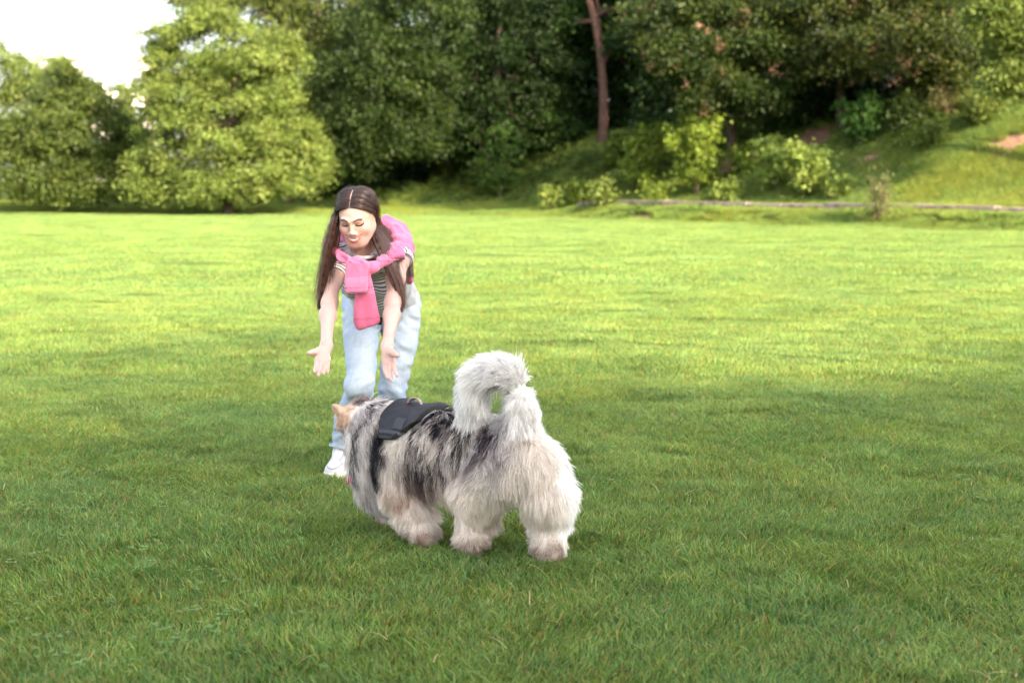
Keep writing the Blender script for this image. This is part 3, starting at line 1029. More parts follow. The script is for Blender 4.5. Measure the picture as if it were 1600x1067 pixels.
def f_cone(a, b, ra, rb, flat=None):
    ba = b - a; L = float(ba @ ba) + 1e-12

    def fn(X, Y, Z):
        px, py, pz = X - a[0], Y - a[1], Z - a[2]
        h = np.clip((px * ba[0] + py * ba[1] + pz * ba[2]) / L, 0, 1)
        qx, qy, qz = px - ba[0] * h, py - ba[1] * h, pz - ba[2] * h
        d2 = qx * qx + qy * qy + qz * qz
        if flat is not None:
            n, f = flat
            qn = qx * n[0] + qy * n[1] + qz * n[2]
            d2 = d2 + (f * f - 1) * qn * qn
            return (np.sqrt(d2) - (ra + (rb - ra) * h)) / max(1.0, f * 0.6)
        return np.sqrt(d2) - (ra + (rb - ra) * h)
    return fn


def f_ell(c, r, M):
    def fn(X, Y, Z):
        dx, dy, dz = X - c[0], Y - c[1], Z - c[2]
        q = [(dx * M[0, i] + dy * M[1, i] + dz * M[2, i]) / r[i] for i in range(3)]
        k0 = np.sqrt(q[0] ** 2 + q[1] ** 2 + q[2] ** 2) + 1e-6
        k1 = np.sqrt((q[0] / r[0]) ** 2 + (q[1] / r[1]) ** 2 + (q[2] / r[2]) ** 2) + 1e-6
        return k0 * (k0 - 1) / k1
    return fn


def f_box(c, h, M, rr):
    def fn(X, Y, Z):
        dx, dy, dz = X - c[0], Y - c[1], Z - c[2]
        q = [np.abs(dx * M[0, i] + dy * M[1, i] + dz * M[2, i]) - (h[i] - rr) for i in range(3)]
        o = np.sqrt(sum(np.maximum(v, 0) ** 2 for v in q))
        return o + np.minimum(np.maximum(np.maximum(q[0], q[1]), q[2]), 0) - rr
    return fn


def surface_nets(v, xs, ys, zs):
    s = v < 0
    nx, ny, nz = v.shape
    cnt = np.zeros((nx - 1, ny - 1, nz - 1), np.int8)
    for dx in (0, 1):
        for dy in (0, 1):
            for dz in (0, 1):
                cnt += s[dx:nx - 1 + dx, dy:ny - 1 + dy, dz:nz - 1 + dz]
    I, J, K = np.nonzero((cnt > 0) & (cnt < 8))
    idm = np.full(cnt.shape, -1, np.int32); idm[I, J, K] = np.arange(len(I))
    cor = [(a, b, c) for a in (0, 1) for b in (0, 1) for c in (0, 1)]
    cv = {q: v[I + q[0], J + q[1], K + q[2]] for q in cor}
    P = np.zeros((len(I), 3)); n = np.zeros(len(I))
    for ax in range(3):
        for q in cor:
            if q[ax]: continue
            q2 = list(q); q2[ax] = 1; q2 = tuple(q2)
            a, b = cv[q], cv[q2]
            m = (a < 0) != (b < 0)
            t = np.where(m, a / np.where(m, a - b, 1), 0)
            p = np.array(q, float)[None, :] + 0 * P
            p[:, ax] = t
            P[m] += p[m]; n[m] += 1
    P /= n[:, None]
    base = [xs, ys, zs]; idx = [I, J, K]
    V = np.stack([base[k][idx[k]] + P[:, k] * (base[k][idx[k] + 1] - base[k][idx[k]]) for k in range(3)], -1)
    F = []
    for ax in range(3):
        sl0 = [slice(None)] * 3; sl1 = [slice(None)] * 3
        sl0[ax] = slice(0, -1); sl1[ax] = slice(1, None)
        a = s[tuple(sl0)]; b = s[tuple(sl1)]
        E = np.stack(np.nonzero(a != b), -1)
        u, w = (ax + 1) % 3, (ax + 2) % 3
        lim = [nx - 1, ny - 1, nz - 1]
        ok = (E[:, u] > 0) & (E[:, w] > 0) & (E[:, u] < lim[u]) & (E[:, w] < lim[w])
        E = E[ok]

        def g(du, dw):
            c = E.copy(); c[:, u] -= du; c[:, w] -= dw
            return idm[c[:, 0], c[:, 1], c[:, 2]]
        q = np.stack([g(1, 1), g(0, 1), g(0, 0), g(1, 0)], -1)
        ins = a[E[:, 0], E[:, 1], E[:, 2]]
        q[~ins] = q[~ins][:, ::-1]
        F.append(q)
    return V, np.concatenate(F)


def vnormals(V, F):
    a, b, c, d = V[F[:, 0]], V[F[:, 1]], V[F[:, 2]], V[F[:, 3]]
    n = np.cross(c - a, d - b)
    out = np.zeros_like(V)
    for k in range(4): np.add.at(out, F[:, k], n)
    return out / (np.linalg.norm(out, axis=1)[:, None] + 1e-12)


def relax(V, F, it=1, f=0.5):
    for _ in range(it):
        acc = np.zeros_like(V); w = np.zeros(len(V))
        for k in range(4):
            np.add.at(acc, F[:, k], V[F[:, (k + 1) % 4]] + V[F[:, (k - 1) % 4]]); np.add.at(w, F[:, k], 2)
        V = V * (1 - f) + acc / w[:, None] * f
    return V


def frame(z, x_hint=(1, 0, 0)):
    z = np.asarray(z, float); z = z / np.linalg.norm(z)
    x = np.asarray(x_hint, float); x = x - z * (x @ z); x /= np.linalg.norm(x)
    return np.stack([x, np.cross(z, x), z], 1)


def rng_ax(lo, hi, segs):
    """piecewise spacing axis: segs = [(upto, step), ...]"""
    out = [lo]
    for up, st in segs:
        while out[-1] < up: out.append(out[-1] + st)
    return np.array(out)


def seg_dist(P, a, b):
    a = np.asarray(a, float); b = np.asarray(b, float); ba = b - a
    h = np.clip(((P - a) @ ba) / (ba @ ba + 1e-12), 0, 1)
    return np.linalg.norm(P - a - h[:, None] * ba, axis=1), h


def curves_obj(name, pts, rad, col, mat, parent=None):
    """pts (m, n, 3), rad (m, n) , col (m, n, 3)"""
    m, n, _ = pts.shape
    hc = bpy.data.hair_curves.new(name)
    hc.add_curves([n] * m)
    if 'position' not in hc.attributes: hc.attributes.new('position', 'FLOAT_VECTOR', 'POINT')
    hc.attributes['position'].data.foreach_set('vector', pts.astype(np.float32).ravel())
    ra = hc.attributes.get('radius') or hc.attributes.new('radius', 'FLOAT', 'POINT')
    ra.data.foreach_set('value', rad.astype(np.float32).ravel())
    ca = hc.attributes.new('Col', 'FLOAT_COLOR', 'POINT')
    b = np.ones((m * n, 4), np.float32); b[:, :3] = col.reshape(-1, 3)
    ca.data.foreach_set('color', b.ravel())
    hc.materials.append(mat)
    o = bpy.data.objects.new(name, hc)
    COL.objects.link(o)
    o.parent = parent
    return o


def spline(pts, n):
    """Catmull-Rom through pts (..., k, 3) -> (..., n, 3)"""
    pts = np.asarray(pts, float)
    k = pts.shape[-2]
    p = np.concatenate([2 * pts[..., :1, :] - pts[..., 1:2, :], pts, 2 * pts[..., -1:, :] - pts[..., -2:-1, :]], -2)
    t = np.linspace(0, k - 1 - 1e-6, n); i = t.astype(int); f = (t - i)[:, None]
    p0, p1, p2, p3 = (p[..., i + j, :] for j in range(4))
    return 0.5 * (2 * p1 + (p2 - p0) * f + (2 * p0 - 5 * p1 + 4 * p2 - p3) * f ** 2 + (3 * p1 - p0 - 3 * p2 + p3) * f ** 3)
# ---------------------------------------------------------------- the woman
skin_m = simple_mat('skin', attr='Col', rough=0.5, nscale=60, namp=0.03, sss=0.25, sssc=0.012, spec=0.35)
knit_m = simple_mat('pink_knit', attr='Col', rough=0.9, nscale=40, namp=0.08, bump=0.25, bscale=500, spec=0.15, sheen=0.3)
denim_m = simple_mat('washed_denim', attr='Col', rough=0.85, nscale=90, namp=0.08, bump=0.25, bscale=700, spec=0.2)
shoe_m = simple_mat('white_leather', attr='Col', rough=0.45, nscale=30, namp=0.04, spec=0.4)
sole_m = simple_mat('rubber_sole', (0.62, 0.58, 0.52), 0.6, nscale=30, namp=0.25)
black_m = simple_mat('black_leather', (0.012, 0.012, 0.014), 0.4)

# shirt with stripes along a float attribute
shirt_m, nt, out = newmat('striped_jersey')
a = N(nt, 'ShaderNodeAttribute', attribute_name='stripe')
mul = N(nt, 'ShaderNodeMath', operation='MULTIPLY'); mul.inputs[1].default_value = 1 / 0.0125
fr = N(nt, 'ShaderNodeMath', operation='FRACT')
gt = N(nt, 'ShaderNodeMath', operation='GREATER_THAN'); gt.inputs[1].default_value = 0.62
c2 = N(nt, 'ShaderNodeAttribute', attribute_name='Col')
mx = N(nt, 'ShaderNodeMix', data_type='RGBA')
mx.inputs[7].default_value = (0.10, 0.075, 0.10, 1)
bs = N(nt, 'ShaderNodeBsdfPrincipled', Roughness=0.85); bs.inputs['Specular IOR Level'].default_value = 0.2
nt.links.new(a.outputs['Fac'], mul.inputs[0]); nt.links.new(mul.outputs[0], fr.inputs[0]); nt.links.new(fr.outputs[0], gt.inputs[0])
am = N(nt, 'ShaderNodeMath', operation='MULTIPLY')
nt.links.new(gt.outputs[0], am.inputs[0]); nt.links.new(c2.outputs['Alpha'], am.inputs[1])
am.inputs[1].default_value = 1
nt.links.new(gt.outputs[0], mx.inputs[0]); nt.links.new(c2.outputs['Color'], mx.inputs[6])
nt.links.new(mx.outputs[2], bs.inputs['Base Color']); nt.links.new(bs.outputs[0], out.inputs[0])

person = empty('person', (-0.62, 6.25, 0.0))
tag(person, 'woman bending forward with open arms, pink sweater tied round shoulders, light blue jeans', 'person')
PO = np.array(person.location)


def mk(name, V, F, mat, cols=None, parent=person, smooth=True, off=None):
    me = mesh_np(name, V - (PO if off is None else off), F, smooth)
    if cols is not None: set_col(me, cols)
    return link(name, me, mat, parent)


# joints
hipR = at(567, 474, 6.33); kneeR = at(563, 603, 6.10); ankR = at(533, 704, 6.33)
hipL = at(622, 478, 6.36); kneeL = at(612, 608, 6.28); ankL = at(604, 708, 6.50)
pel = at(596, 462, 6.33); waist = at(592, 440, 6.18); chest = at(577, 414, 5.98); neckb = at(570, 399, 5.88)
shR = at(527, 404, 5.87); elR = at(515, 474, 5.70); wrR = at(510, 540, 5.47)
shL = at(622, 404, 5.86); elL = at(613, 474, 5.72); wrL = at(605, 541, 5.50)
tax = chest - pel; tax /= np.linalg.norm(tax)
TM = frame(tax, (1, 0, 0.02))           # columns: lateral, depth, axis

TOER = (at(521, 756, 6.12)[0] - 0.003, 6.115)
# head frame
yaw, pit = R(9), R(27)
hf = np.array((-math.sin(yaw) * math.cos(pit), -math.cos(yaw) * math.cos(pit), -math.sin(pit)))
hx = np.array((math.cos(yaw), -math.sin(yaw), 0.035)); hx -= hf * (hx @ hf); hx /= np.linalg.norm(hx)
hu = np.cross(hf, hx)
if hu[2] < 0: hu = -hu
HM = np.stack([hx, hf, hu], 1)
HC = at(549.5, 351, 5.66) - hf * 0.078


def hp(x, f, u): return HC + HM @ np.array((x, f, u))


def build_body():
    lo = np.array((-0.86, 5.25, -0.005)); hi = np.array((-0.36, 6.62, 1.32))
    f = Field(rng_ax(-0.84, 0, [(-0.38, 0.0026)]), rng_ax(5.24, 0, [(5.80, 0.0024), (6.62, 0.008)]),
              rng_ax(0.0, 0, [(0.52, 0.008), (0.70, 0.0023), (1.01, 0.006), (1.26, 0.0023), (1.30, .005)]))
    # torso, hips
    f.ell(pel, (0.155, 0.11, 0.12), TM, 0.03)
    f.ell(waist, (0.118, 0.088, 0.13), TM, 0.05)
    f.ell(chest - TM[:, 2] * 0.03, (0.135, 0.098, 0.165), TM, 0.05)
    for s in (-1, 1):
        f.ell(chest + TM[:, 0] * s * 0.062 - TM[:, 1] * 0.0 + np.array((0, -0.02, -0.075)), (0.055, 0.05, 0.055), None, 0.03)
    f.cone(shR, shL, 0.046, 0.046, 0.05)
    # legs
    f.chain([hipR, at(563, 545, 6.20), kneeR, at(541, 660, 6.24), ankR], [0.080, .055, 0.042, .036, 0.033], 0.03)
    f.chain([hipL, at(621, 545, 6.31), kneeL, at(607, 665, 6.38), ankL], [0.080, .055, 0.042, .036, 0.033], 0.03)
    f.cone((ankR[0], ankR[1], 0.075), ankR * 0.45 + np.array((TOER[0], TOER[1], 0)) * 0.55 - (0, 0, ankR[2] * .45 - .045), 0.028, 0.020, 0.02)
    f.cone((ankL[0], ankL[1], 0.075), (ankL[0], ankL[1] - 0.12, 0.045), 0.028, 0.020, 0.02)
    # arms: shoulder, biceps, elbow, forearm, wrist
    for sh, el, wr, out in ((shR, elR, wrR, -1), (shL, elL, wrL, 1)):
        bic = sh * 0.55 + el * 0.45
        fore = el * 0.7 + wr * 0.3 + np.array((out * 0.004, 0, 0))
        f.chain([sh, bic, el, fore, wr], [0.041, 0.0335, 0.0280, 0.0285, 0.0215], 0.035, ((0, 1, 0), 1.04))
    # hands
    def hand(wr, palm_c, kn, tips, rad, th, flatn):
        flatn = np.asarray(flatn, float); flatn /= np.linalg.norm(flatn)
        f.cone(wr, palm_c * 0.5 + wr * 0.5, 0.0225, 0.023, 0.02, (flatn, 1.25))
        for kk in kn:
            f.cone(palm_c * 0.5 + wr * 0.5, kk, 0.0165, 0.0118, 0.008, (flatn, 1.1))
        for kk, tp, rr in zip(kn, tips, rad):
            v = tp - kk; L = np.linalg.norm(v)
            bulge = -flatn * L * 0.10
            m1 = kk + v * 0.42 + bulge; m2 = kk + v * 0.74 + bulge * 0.8
            f.chain([kk, m1, m2, tp], [rr * 1.12, rr * 1.0, rr * 0.93, rr * 0.78], 0.0035)
        f.chain(th, [0.0165, 0.0125, 0.0105, 0.0085], 0.007)
        f.ell((th[0] + th[1]) / 2 + (palm_c - th[0]) * 0.3, (0.017, 0.017, 0.02), None, 0.012)
    kn = [at(495.0, 562.5, 5.405), at(501.3, 565.5, 5.400), at(507.6, 565.5, 5.405), at(513.0, 562.5, 5.42)]
    tp = [at(491.5, 581, 5.335), at(497.0, 587, 5.325), at(505, 583.8, 5.335), at(511.8, 582, 5.36)]
    hand(wrR, at(505, 556, 5.43), kn, tp, [0.0078, 0.0080, 0.0076, 0.0067],
         [at(506, 546.5, 5.455), at(496, 549.0, 5.430), at(488.5, 550.5, 5.41), at(482.8, 551.8, 5.39)], (0.05, -0.75, 0.55))
    kn = [at(614.2, 566, 5.42), at(608.8, 569, 5.418), at(603.8, 568, 5.43), at(600.0, 564.5, 5.45)]
    tp = [at(620.3, 587, 5.345), at(611.0, 594.0, 5.335), at(605.5, 590.5, 5.345), at(602.0, 584, 5.38)]
    hand(wrL, at(605, 557, 5.45), kn, tp, [0.0078, 0.0080, 0.0076, 0.0067],
         [at(607, 548, 5.47), at(613.5, 551.5, 5.43), at(617.5, 554, 5.40), at(621.3, 555.6, 5.38)], (0.25, -0.75, 0.5))
    # neck + head
    f.cone(neckb, hp(0, -0.025, -0.06), 0.056, 0.050, 0.035)
    f.cone(neckb + np.array((-.01, .02, -.02)), (shR * .7 + shL * .3) + np.array((0, .01, .02)), 0.04, 0.035, 0.05)
    f.cone(neckb + np.array((.01, .02, -.02)), (shL * .7 + shR * .3) + np.array((0, .01, .02)), 0.04, 0.035, 0.05)
    E = lambda c, r, k=0.02, op='u': f.ell(hp(*c), r, HM, k, op)
    Cn = lambda a, b, ra, rb, k=0.01, op='u', fl=None: f.cone(hp(*a), hp(*b), ra, rb, k, fl, op)
    E((0, -0.022, 0.022), (0.0660, 0.090, 0.070), 0.02)
    E((0, 0.016, -0.024), (0.0610, 0.064, 0.083), 0.03)
    E((0, 0.030, -0.062), (0.047, 0.048, 0.046), 0.03)
    Cn((-0.012, 0.061, -0.094), (0.012, 0.061, -0.094), 0.0165, 0.0165, 0.03)
    E((0, 0.066, -0.099), (0.014, 0.014, 0.013), 0.012)
    for s in (-1, 1):
        Cn((s * 0.050, -0.005, -0.052), (s * 0.020, 0.050, -0.086), 0.020, 0.018, 0.03)
        E((s * 0.037, 0.053, -0.032), (0.0225, 0.020, 0.020), 0.022)           # cheeks raised by the smile
        E((s * 0.030, 0.096, 0.001), (0.019, 0.013, 0.0115), 0.012, 's')       # eye socket
        E((s * 0.030, 0.0655, -0.001), (0.0148, 0.0125, 0.0120), 0.004)        # closed lid over eyeball
        Cn((s * 0.012, 0.079, 0.015), (s * 0.040, 0.068, 0.017), 0.0075, 0.006, 0.012)   # brow ridge
        E((s * 0.0105, 0.086, -0.0385), (0.0075, 0.008, 0.006), 0.006)         # nostril wing
        E((s * 0.066, -0.010, -0.008), (0.007, 0.017, 0.030), 0.006)           # ear
        E((s * 0.073, -0.006, -0.006), (0.004, 0.010, 0.020), 0.004, 's')
    Cn((0, 0.076, 0.008), (0, 0.0945, -0.028), 0.0060, 0.0075, 0.010)
    E((0, 0.0950, -0.0315), (0.0090, 0.0085, 0.0075), 0.006)
    # smile: muzzle volume, opening, lips
    E((0, 0.060, -0.060), (0.031, 0.0265, 0.024), 0.018)
    E((0, 0.092, -0.0615), (0.021, 0.011, 0.0045), 0.003, 's')
    def mouth_pt(t, du): # t -1..1
        return (0.0325 * t, 0.0850 - 0.022 * t * t, -0.0565 + 0.0105 * t * t + du)
    for i in range(8):
        t0 = -1 + i / 4; t1 = t0 + 0.25
        w0 = (1 - t0 * t0) ** .5; w1 = (1 - t1 * t1) ** .5
        # lower lip
        Cn(mouth_pt(t0, -0.0135 * w0 - .001), mouth_pt(t1, -0.0135 * w1 - .001), 0.0020 + 0.0024 * w0, 0.0020 + 0.0024 * w1, 0.006)
        Cn(mouth_pt(t0, 0.0015 * w0), mouth_pt(t1, 0.0015 * w1), 0.0016 + 0.0010 * w0, 0.0016 + 0.0010 * w1, 0.006)
    V, F = f.mesh('body')
    V = relax(V, F, 1, 0.5)
    # ---- colours
    n = len(V)
    base = np.array((0.57, 0.365, 0.305))
    c = np.repeat(base[None], n, 0)
    c *= (1 + 0.04 * vnoise(V, 18, 3) + 0.03 * vnoise(V, 60, 4))[:, None]
    q = (V - HC) @ HM                           # head-local
    inh = (np.abs(q[:, 0]) < 0.1) & (q[:, 1] > 0.02) & (np.abs(q[:, 2]) < 0.13)

    def paint(d, rgb, w, soft, amt=1.0):
        k = np.clip((w - d) / soft, 0, 1)[:, None] * amt * inh[:, None]
        c[:] = c * (1 - k) + np.array(rgb) * k
    def curve_d(pts):
        p = np.array(pts, float); best = np.full(n, 9.0)
        Q = q[:, [0, 2]]
        for i in range(len(p) - 1):
            ba = p[i + 1] - p[i]; h = np.clip(((Q - p[i]) @ ba) / (ba @ ba), 0, 1)
            best = np.minimum(best, np.linalg.norm(Q - p[i] - h[:, None] * ba, axis=1))
        return best
    for s in (-1, 1):
        paint(np.sqrt(((q[:, 0] - s * .040) / 1.3) ** 2 + (q[:, 2] + .032) ** 2), (0.62, 0.23, 0.20), 0.024, 0.024, 0.55)   # blush
        paint(curve_d([(s * .0140, .0168), (s * .029, .0205), (s * .0415, .0185)]), (0.050, 0.028, 0.024), 0.0050, 0.0024, 0.95)  # brow
        paint(curve_d([(s * .018, .002), (s * .030, .004), (s * .042, .001)]), (0.34, 0.17, 0.14), 0.0085, 0.006, 0.6)
        paint(curve_d([(s * .0165, -.0045), (s * .024, -.0080), (s * .034, -.0082), (s * .0440, -.0035)]), (0.020, 0.012, 0.012), 0.0040, 0.0015, 1.0)  # lashes
        paint(np.sqrt((q[:, 0] - s * .007) ** 2 + ((q[:, 2] + .0445)) ** 2), (0.34, 0.14, 0.11), 0.0030, 0.002, 0.30)      # nostrils
        pass  # smile fold
    mp = [mouth_pt(t, 0) for t in np.linspace(-1, 1, 9)]
    up = [(a[0], a[2] + 0.0018 * (1 - t * t)) for a, t in zip(mp, np.linspace(-1, 1, 9))]
    lw = [(a[0], a[2] - 0.0140 * max(0, 1 - t * t) ** .5) for a, t in zip(mp, np.linspace(-1, 1, 9))]
    md = [(a[0], (u[1] + l[1]) / 2) for a, u, l in zip(mp, up, lw)]
    paint(curve_d(up), (0.42, 0.11, 0.12), 0.0034, 0.0016, 0.9)
    paint(curve_d(lw[1:-1]), (0.50, 0.11, 0.14), 0.0054, 0.0016, 0.9)
    paint(curve_d(md[2:-2]), (0.26, 0.09, 0.09), 0.0050, 0.0015, 1.0)
    paint(curve_d([(a[0] * 1.05, a[1] + .0005) for a in md[2:-2]]), (0.74, 0.70, 0.66), 0.0042, 0.001, 1.0)
    # reddish finger tips, elbows
    for e in (elR, elL):
        d = np.linalg.norm(V - e, axis=1); k = np.clip(1 - d / 0.05, 0, 1)[:, None] * 0.25
        c = c * (1 - k) + np.array((0.62, 0.33, 0.25)) * k
    hz_ = (V[:, 2] < 0.70) & (V[:, 1] < 5.5)
    k = np.clip((0.675 - V[:, 2]) / 0.12, 0, 1)[:, None] * 0.40 * hz_[:, None]
    c = c * (1 - k) + np.array((0.62, 0.28, 0.24)) * k
    # palm creases
    # scalp under the hair is dark, parting stays pale
    sc_ = (q[:, 2] > np.interp(np.abs(q[:, 0]), [0, .040, .058, .068], [.072, .064, .048, .028])) & (np.linalg.norm(q, axis=1) < 0.16) | ((q[:, 1] < -0.03) & (q[:, 2] > -0.08) & (np.linalg.norm(q, axis=1) < 0.16))
    part = np.abs(q[:, 0] + 0.003) < 0.0055
    c[sc_ & ~part] = (0.06, 0.03, 0.024)
    c[sc_ & part] = (0.62, 0.45, 0.38)
    mk('body', V, F, skin_m, c)


build_body()


# ---- T-shirt
def build_shirt():
    f = Field(rng_ax(-0.86, 0, [(-0.34, 0.005)]), rng_ax(5.68, 0, [(6.45, 0.005)]), rng_ax(0.66, 0, [(1.10, 0.005)]))
    g = 0.011
    f.ell(pel - TM[:, 2] * -0.02, (0.158, 0.118, 0.10), TM, 0.03)
    f.ell(waist, (0.130 + g, 0.100 + g, 0.14), TM, 0.06)
    f.ell(chest - TM[:, 2] * 0.03, (0.137 + g, 0.10 + g, 0.168 + g), TM, 0.05)
    for s in (-1, 1):
        f.ell(chest + TM[:, 0] * s * 0.062 + np.array((0, -0.02, -0.078)), (0.057 + g, 0.052 + g, 0.057 + g), None, 0.03)
    f.cone(shR, shL, 0.047 + g, 0.047 + g, 0.05)
    f.cone(neckb + np.array((-.01, .02, -.02)), (shR * .7 + shL * .3) + np.array((0, .01, .02)), 0.04 + g, 0.035 + g, 0.05)
    f.cone(neckb + np.array((.01, .02, -.02)), (shL * .7 + shR * .3) + np.array((0, .01, .02)), 0.04 + g, 0.035 + g, 0.05)
    # loose front hanging below the belly
    f.cone(waist + np.array((0, -.03, -.07)), pel + np.array((-.02, -.10, -.02)), 0.07, 0.085, 0.05, ((0, 1, 0), 1.1))
    # sleeves
    eR = shR + (elR - shR) * 0.38 + np.array((-.004, 0, 0)); eL = shL + (elL - shL) * 0.18
    f.cone(shR, eR, 0.050, 0.047, 0.03); f.cone(shL, eL, 0.052, 0.050, 0.03)
    n = elR - shR; n /= np.linalg.norm(n)
    f.plane(shR + n * 0.092, n, (shR[0] - .1, shR[1] - .25, shR[2] - .25), (shR[0] + .052, shR[1] + .1, shR[2] + .1))
    n = elL - shL; n /= np.linalg.norm(n)
    f.plane(shL + n * 0.012, n, (shL[0] - .045, shL[1] - .25, shL[2] - .25), (shL[0] + .1, shL[1] + .1, shL[2] + .1))
    # neckline
    cfr, cbk = at(569, 403, 5.765), at(571, 377, 5.96)
    ccn = (cfr + cbk) / 2; nn_ = np.cross((1, .03, 0), cfr - cbk); nn_ /= np.linalg.norm(nn_); nn_ *= np.sign(nn_[2])
    Mc = np.stack([np.array((1, .03, 0)), (cfr - cbk) / np.linalg.norm(cfr - cbk), nn_], 1)
    f.ell(ccn + nn_ * 0.05, (0.062, np.linalg.norm(cfr - cbk) / 2 + .002, 0.080), Mc, 0.004, 's')
    # hem
    hemp = pel + np.array((0, 0.02, -0.065))
    f.plane(hemp, (0, 0.35, -1), (-1, 5.6, .5), (0, 6.6, 1.2))
    V, F = f.mesh('s'); V = relax(V, F, 2, 0.5)
    Nn = vnormals(V, F)
    t = (V - pel) @ tax
    w = V.copy(); w[:, 2] *= 0.5
    V = V + Nn * (0.006 * vnoise(w, 16, 4) + 0.004 * vnoise(V @ TM * np.array((1, 1, .4)), 34, 6))[:, None]
    me = mesh_np('t_shirt', V - PO, F, True)
    dR, hR = seg_dist(V, shR, elR); dL, hL = seg_dist(V, shL, elL)
    st = t.copy()
    a = (dR < 0.075) & (hR > 0.02); st[a] = hR[a] * 0.26
    a = (dL < 0.075) & (hL > 0.02); st[a] = hL[a] * 0.26
    at_ = me.attributes.new('stripe', 'FLOAT', 'POINT'); at_.data.foreach_set('value', st.astype(np.float32))
    c = np.repeat(np.array([(0.72, 0.70, 0.72)]), len(V), 0)
    set_col(me, c)
    link('t_shirt', me, shirt_m, person)
    # plain ribbed collar
    fr_, bk_ = at(569, 403, 5.765), at(571, 377, 5.96)
    cc = (fr_ + bk_) / 2; vv = (fr_ - bk_) / 2
    pts = [cc + np.array((1, .03, 0)) * math.sin(t) * 0.060 + vv * math.cos(t) for t in np.linspace(0, 2 * math.pi, 40)]
    V, F = tube(pts, 0.0080, 8)
    mk('collar', V, F, simple_mat('collar_rib', (0.66, 0.55, 0.56), 0.9), parent=person)


build_shirt()


# ---- jeans
def build_jeans():
    f = Field(rng_ax(-0.86, 0, [(-0.34, 0.005)]), rng_ax(5.98, 0, [(6.66, 0.005)]), rng_ax(0.06, 0, [(0.90, 0.005)]))
    f.ell(pel + np.array((0, 0.015, -0.03)), (0.168, 0.125, 0.125), TM, 0.03)
    tR = at(564, 535, 6.20); tL = at(625, 533, 6.31)
    cR = at(541, 658, 6.24); cL = at(607, 665, 6.38)
    f.chain([hipR, tR, kneeR + (0, -.005, 0), cR, ankR + (0, 0, -.010)], [0.096, 0.073, 0.061, 0.052, 0.049], 0.02)
    f.chain([hipL + (.006, 0, 0), tL, kneeL, cL, ankL], [0.098, 0.077, 0.060, 0.056, 0.056], 0.02)
    f.plane((0, 6.25, 0.118), (0, 0.05, -1), (-1, 5.8, 0), (0, 6.8, .3))
    n = pel - waist; 
    f.plane(pel + np.array((0, 0, 0.075)), (0, -.25, 1), (-1, 5.8, .70), (0, 6.8, 1.2))
    V, F = f.mesh('j'); V = relax(V, F, 2, 0.5)
    Nn = vnormals(V, F)
    # folds: diagonal drag lines at hip, knee and ankle
    w = V * np.array((1.0, 1.0, 2.4)); w[:, 2] += 1.1 * np.abs(V[:, 0] - pel[0])
    knee = np.exp(-((V[:, 2] - 0.44) / 0.10) ** 2) + np.exp(-((V[:, 2] - 0.17) / 0.07) ** 2) + 0.6 * np.exp(-((V[:, 2] - 0.72) / 0.07) ** 2)
    V = V + Nn * (0.0035 * vnoise(V, 11, 2) + (0.003 + 0.0065 * knee) * vnoise(w, 17, 7))[:, None]
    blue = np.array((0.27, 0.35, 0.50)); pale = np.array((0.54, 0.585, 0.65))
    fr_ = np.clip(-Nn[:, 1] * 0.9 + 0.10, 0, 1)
    right = sstep((V[:, 0] + 0.52) / 0.10)  # right side paler: light from that side put into the denim colour
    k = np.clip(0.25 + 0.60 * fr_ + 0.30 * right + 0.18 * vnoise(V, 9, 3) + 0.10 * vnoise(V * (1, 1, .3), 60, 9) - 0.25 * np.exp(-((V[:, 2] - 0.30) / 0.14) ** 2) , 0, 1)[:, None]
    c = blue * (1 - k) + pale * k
    # fly, seams
    seam = np.minimum(np.abs(V[:, 0] - (pel[0] - 0.005)) + (V[:, 2] < 0.66) * 1, 1)
    c[seam < 0.004] *= 0.6
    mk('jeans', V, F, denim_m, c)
    # hems
    for a, rr in ((ankR, 0.0505), (ankL, 0.060)):
        cc = np.array((a[0], a[1], 0.124))
        pts = [cc + np.array((math.cos(t) * rr, math.sin(t) * rr, 0)) for t in np.linspace(0, 2 * math.pi, 28)]
        V, F = tube(pts, 0.0045, 6)
        mk('jeans_hem', V, F, denim_m, np.repeat([(0.36, 0.44, 0.56)], len(V), 0))
    # dark belt end hanging at the fly
    V, F = tube([at(594, 487, 6.17), at(595, 497, 6.165), at(594, 507, 6.17)], [0.011, 0.010, 0.007], 8)
    mk('belt_end', V, F, black_m)


build_jeans()


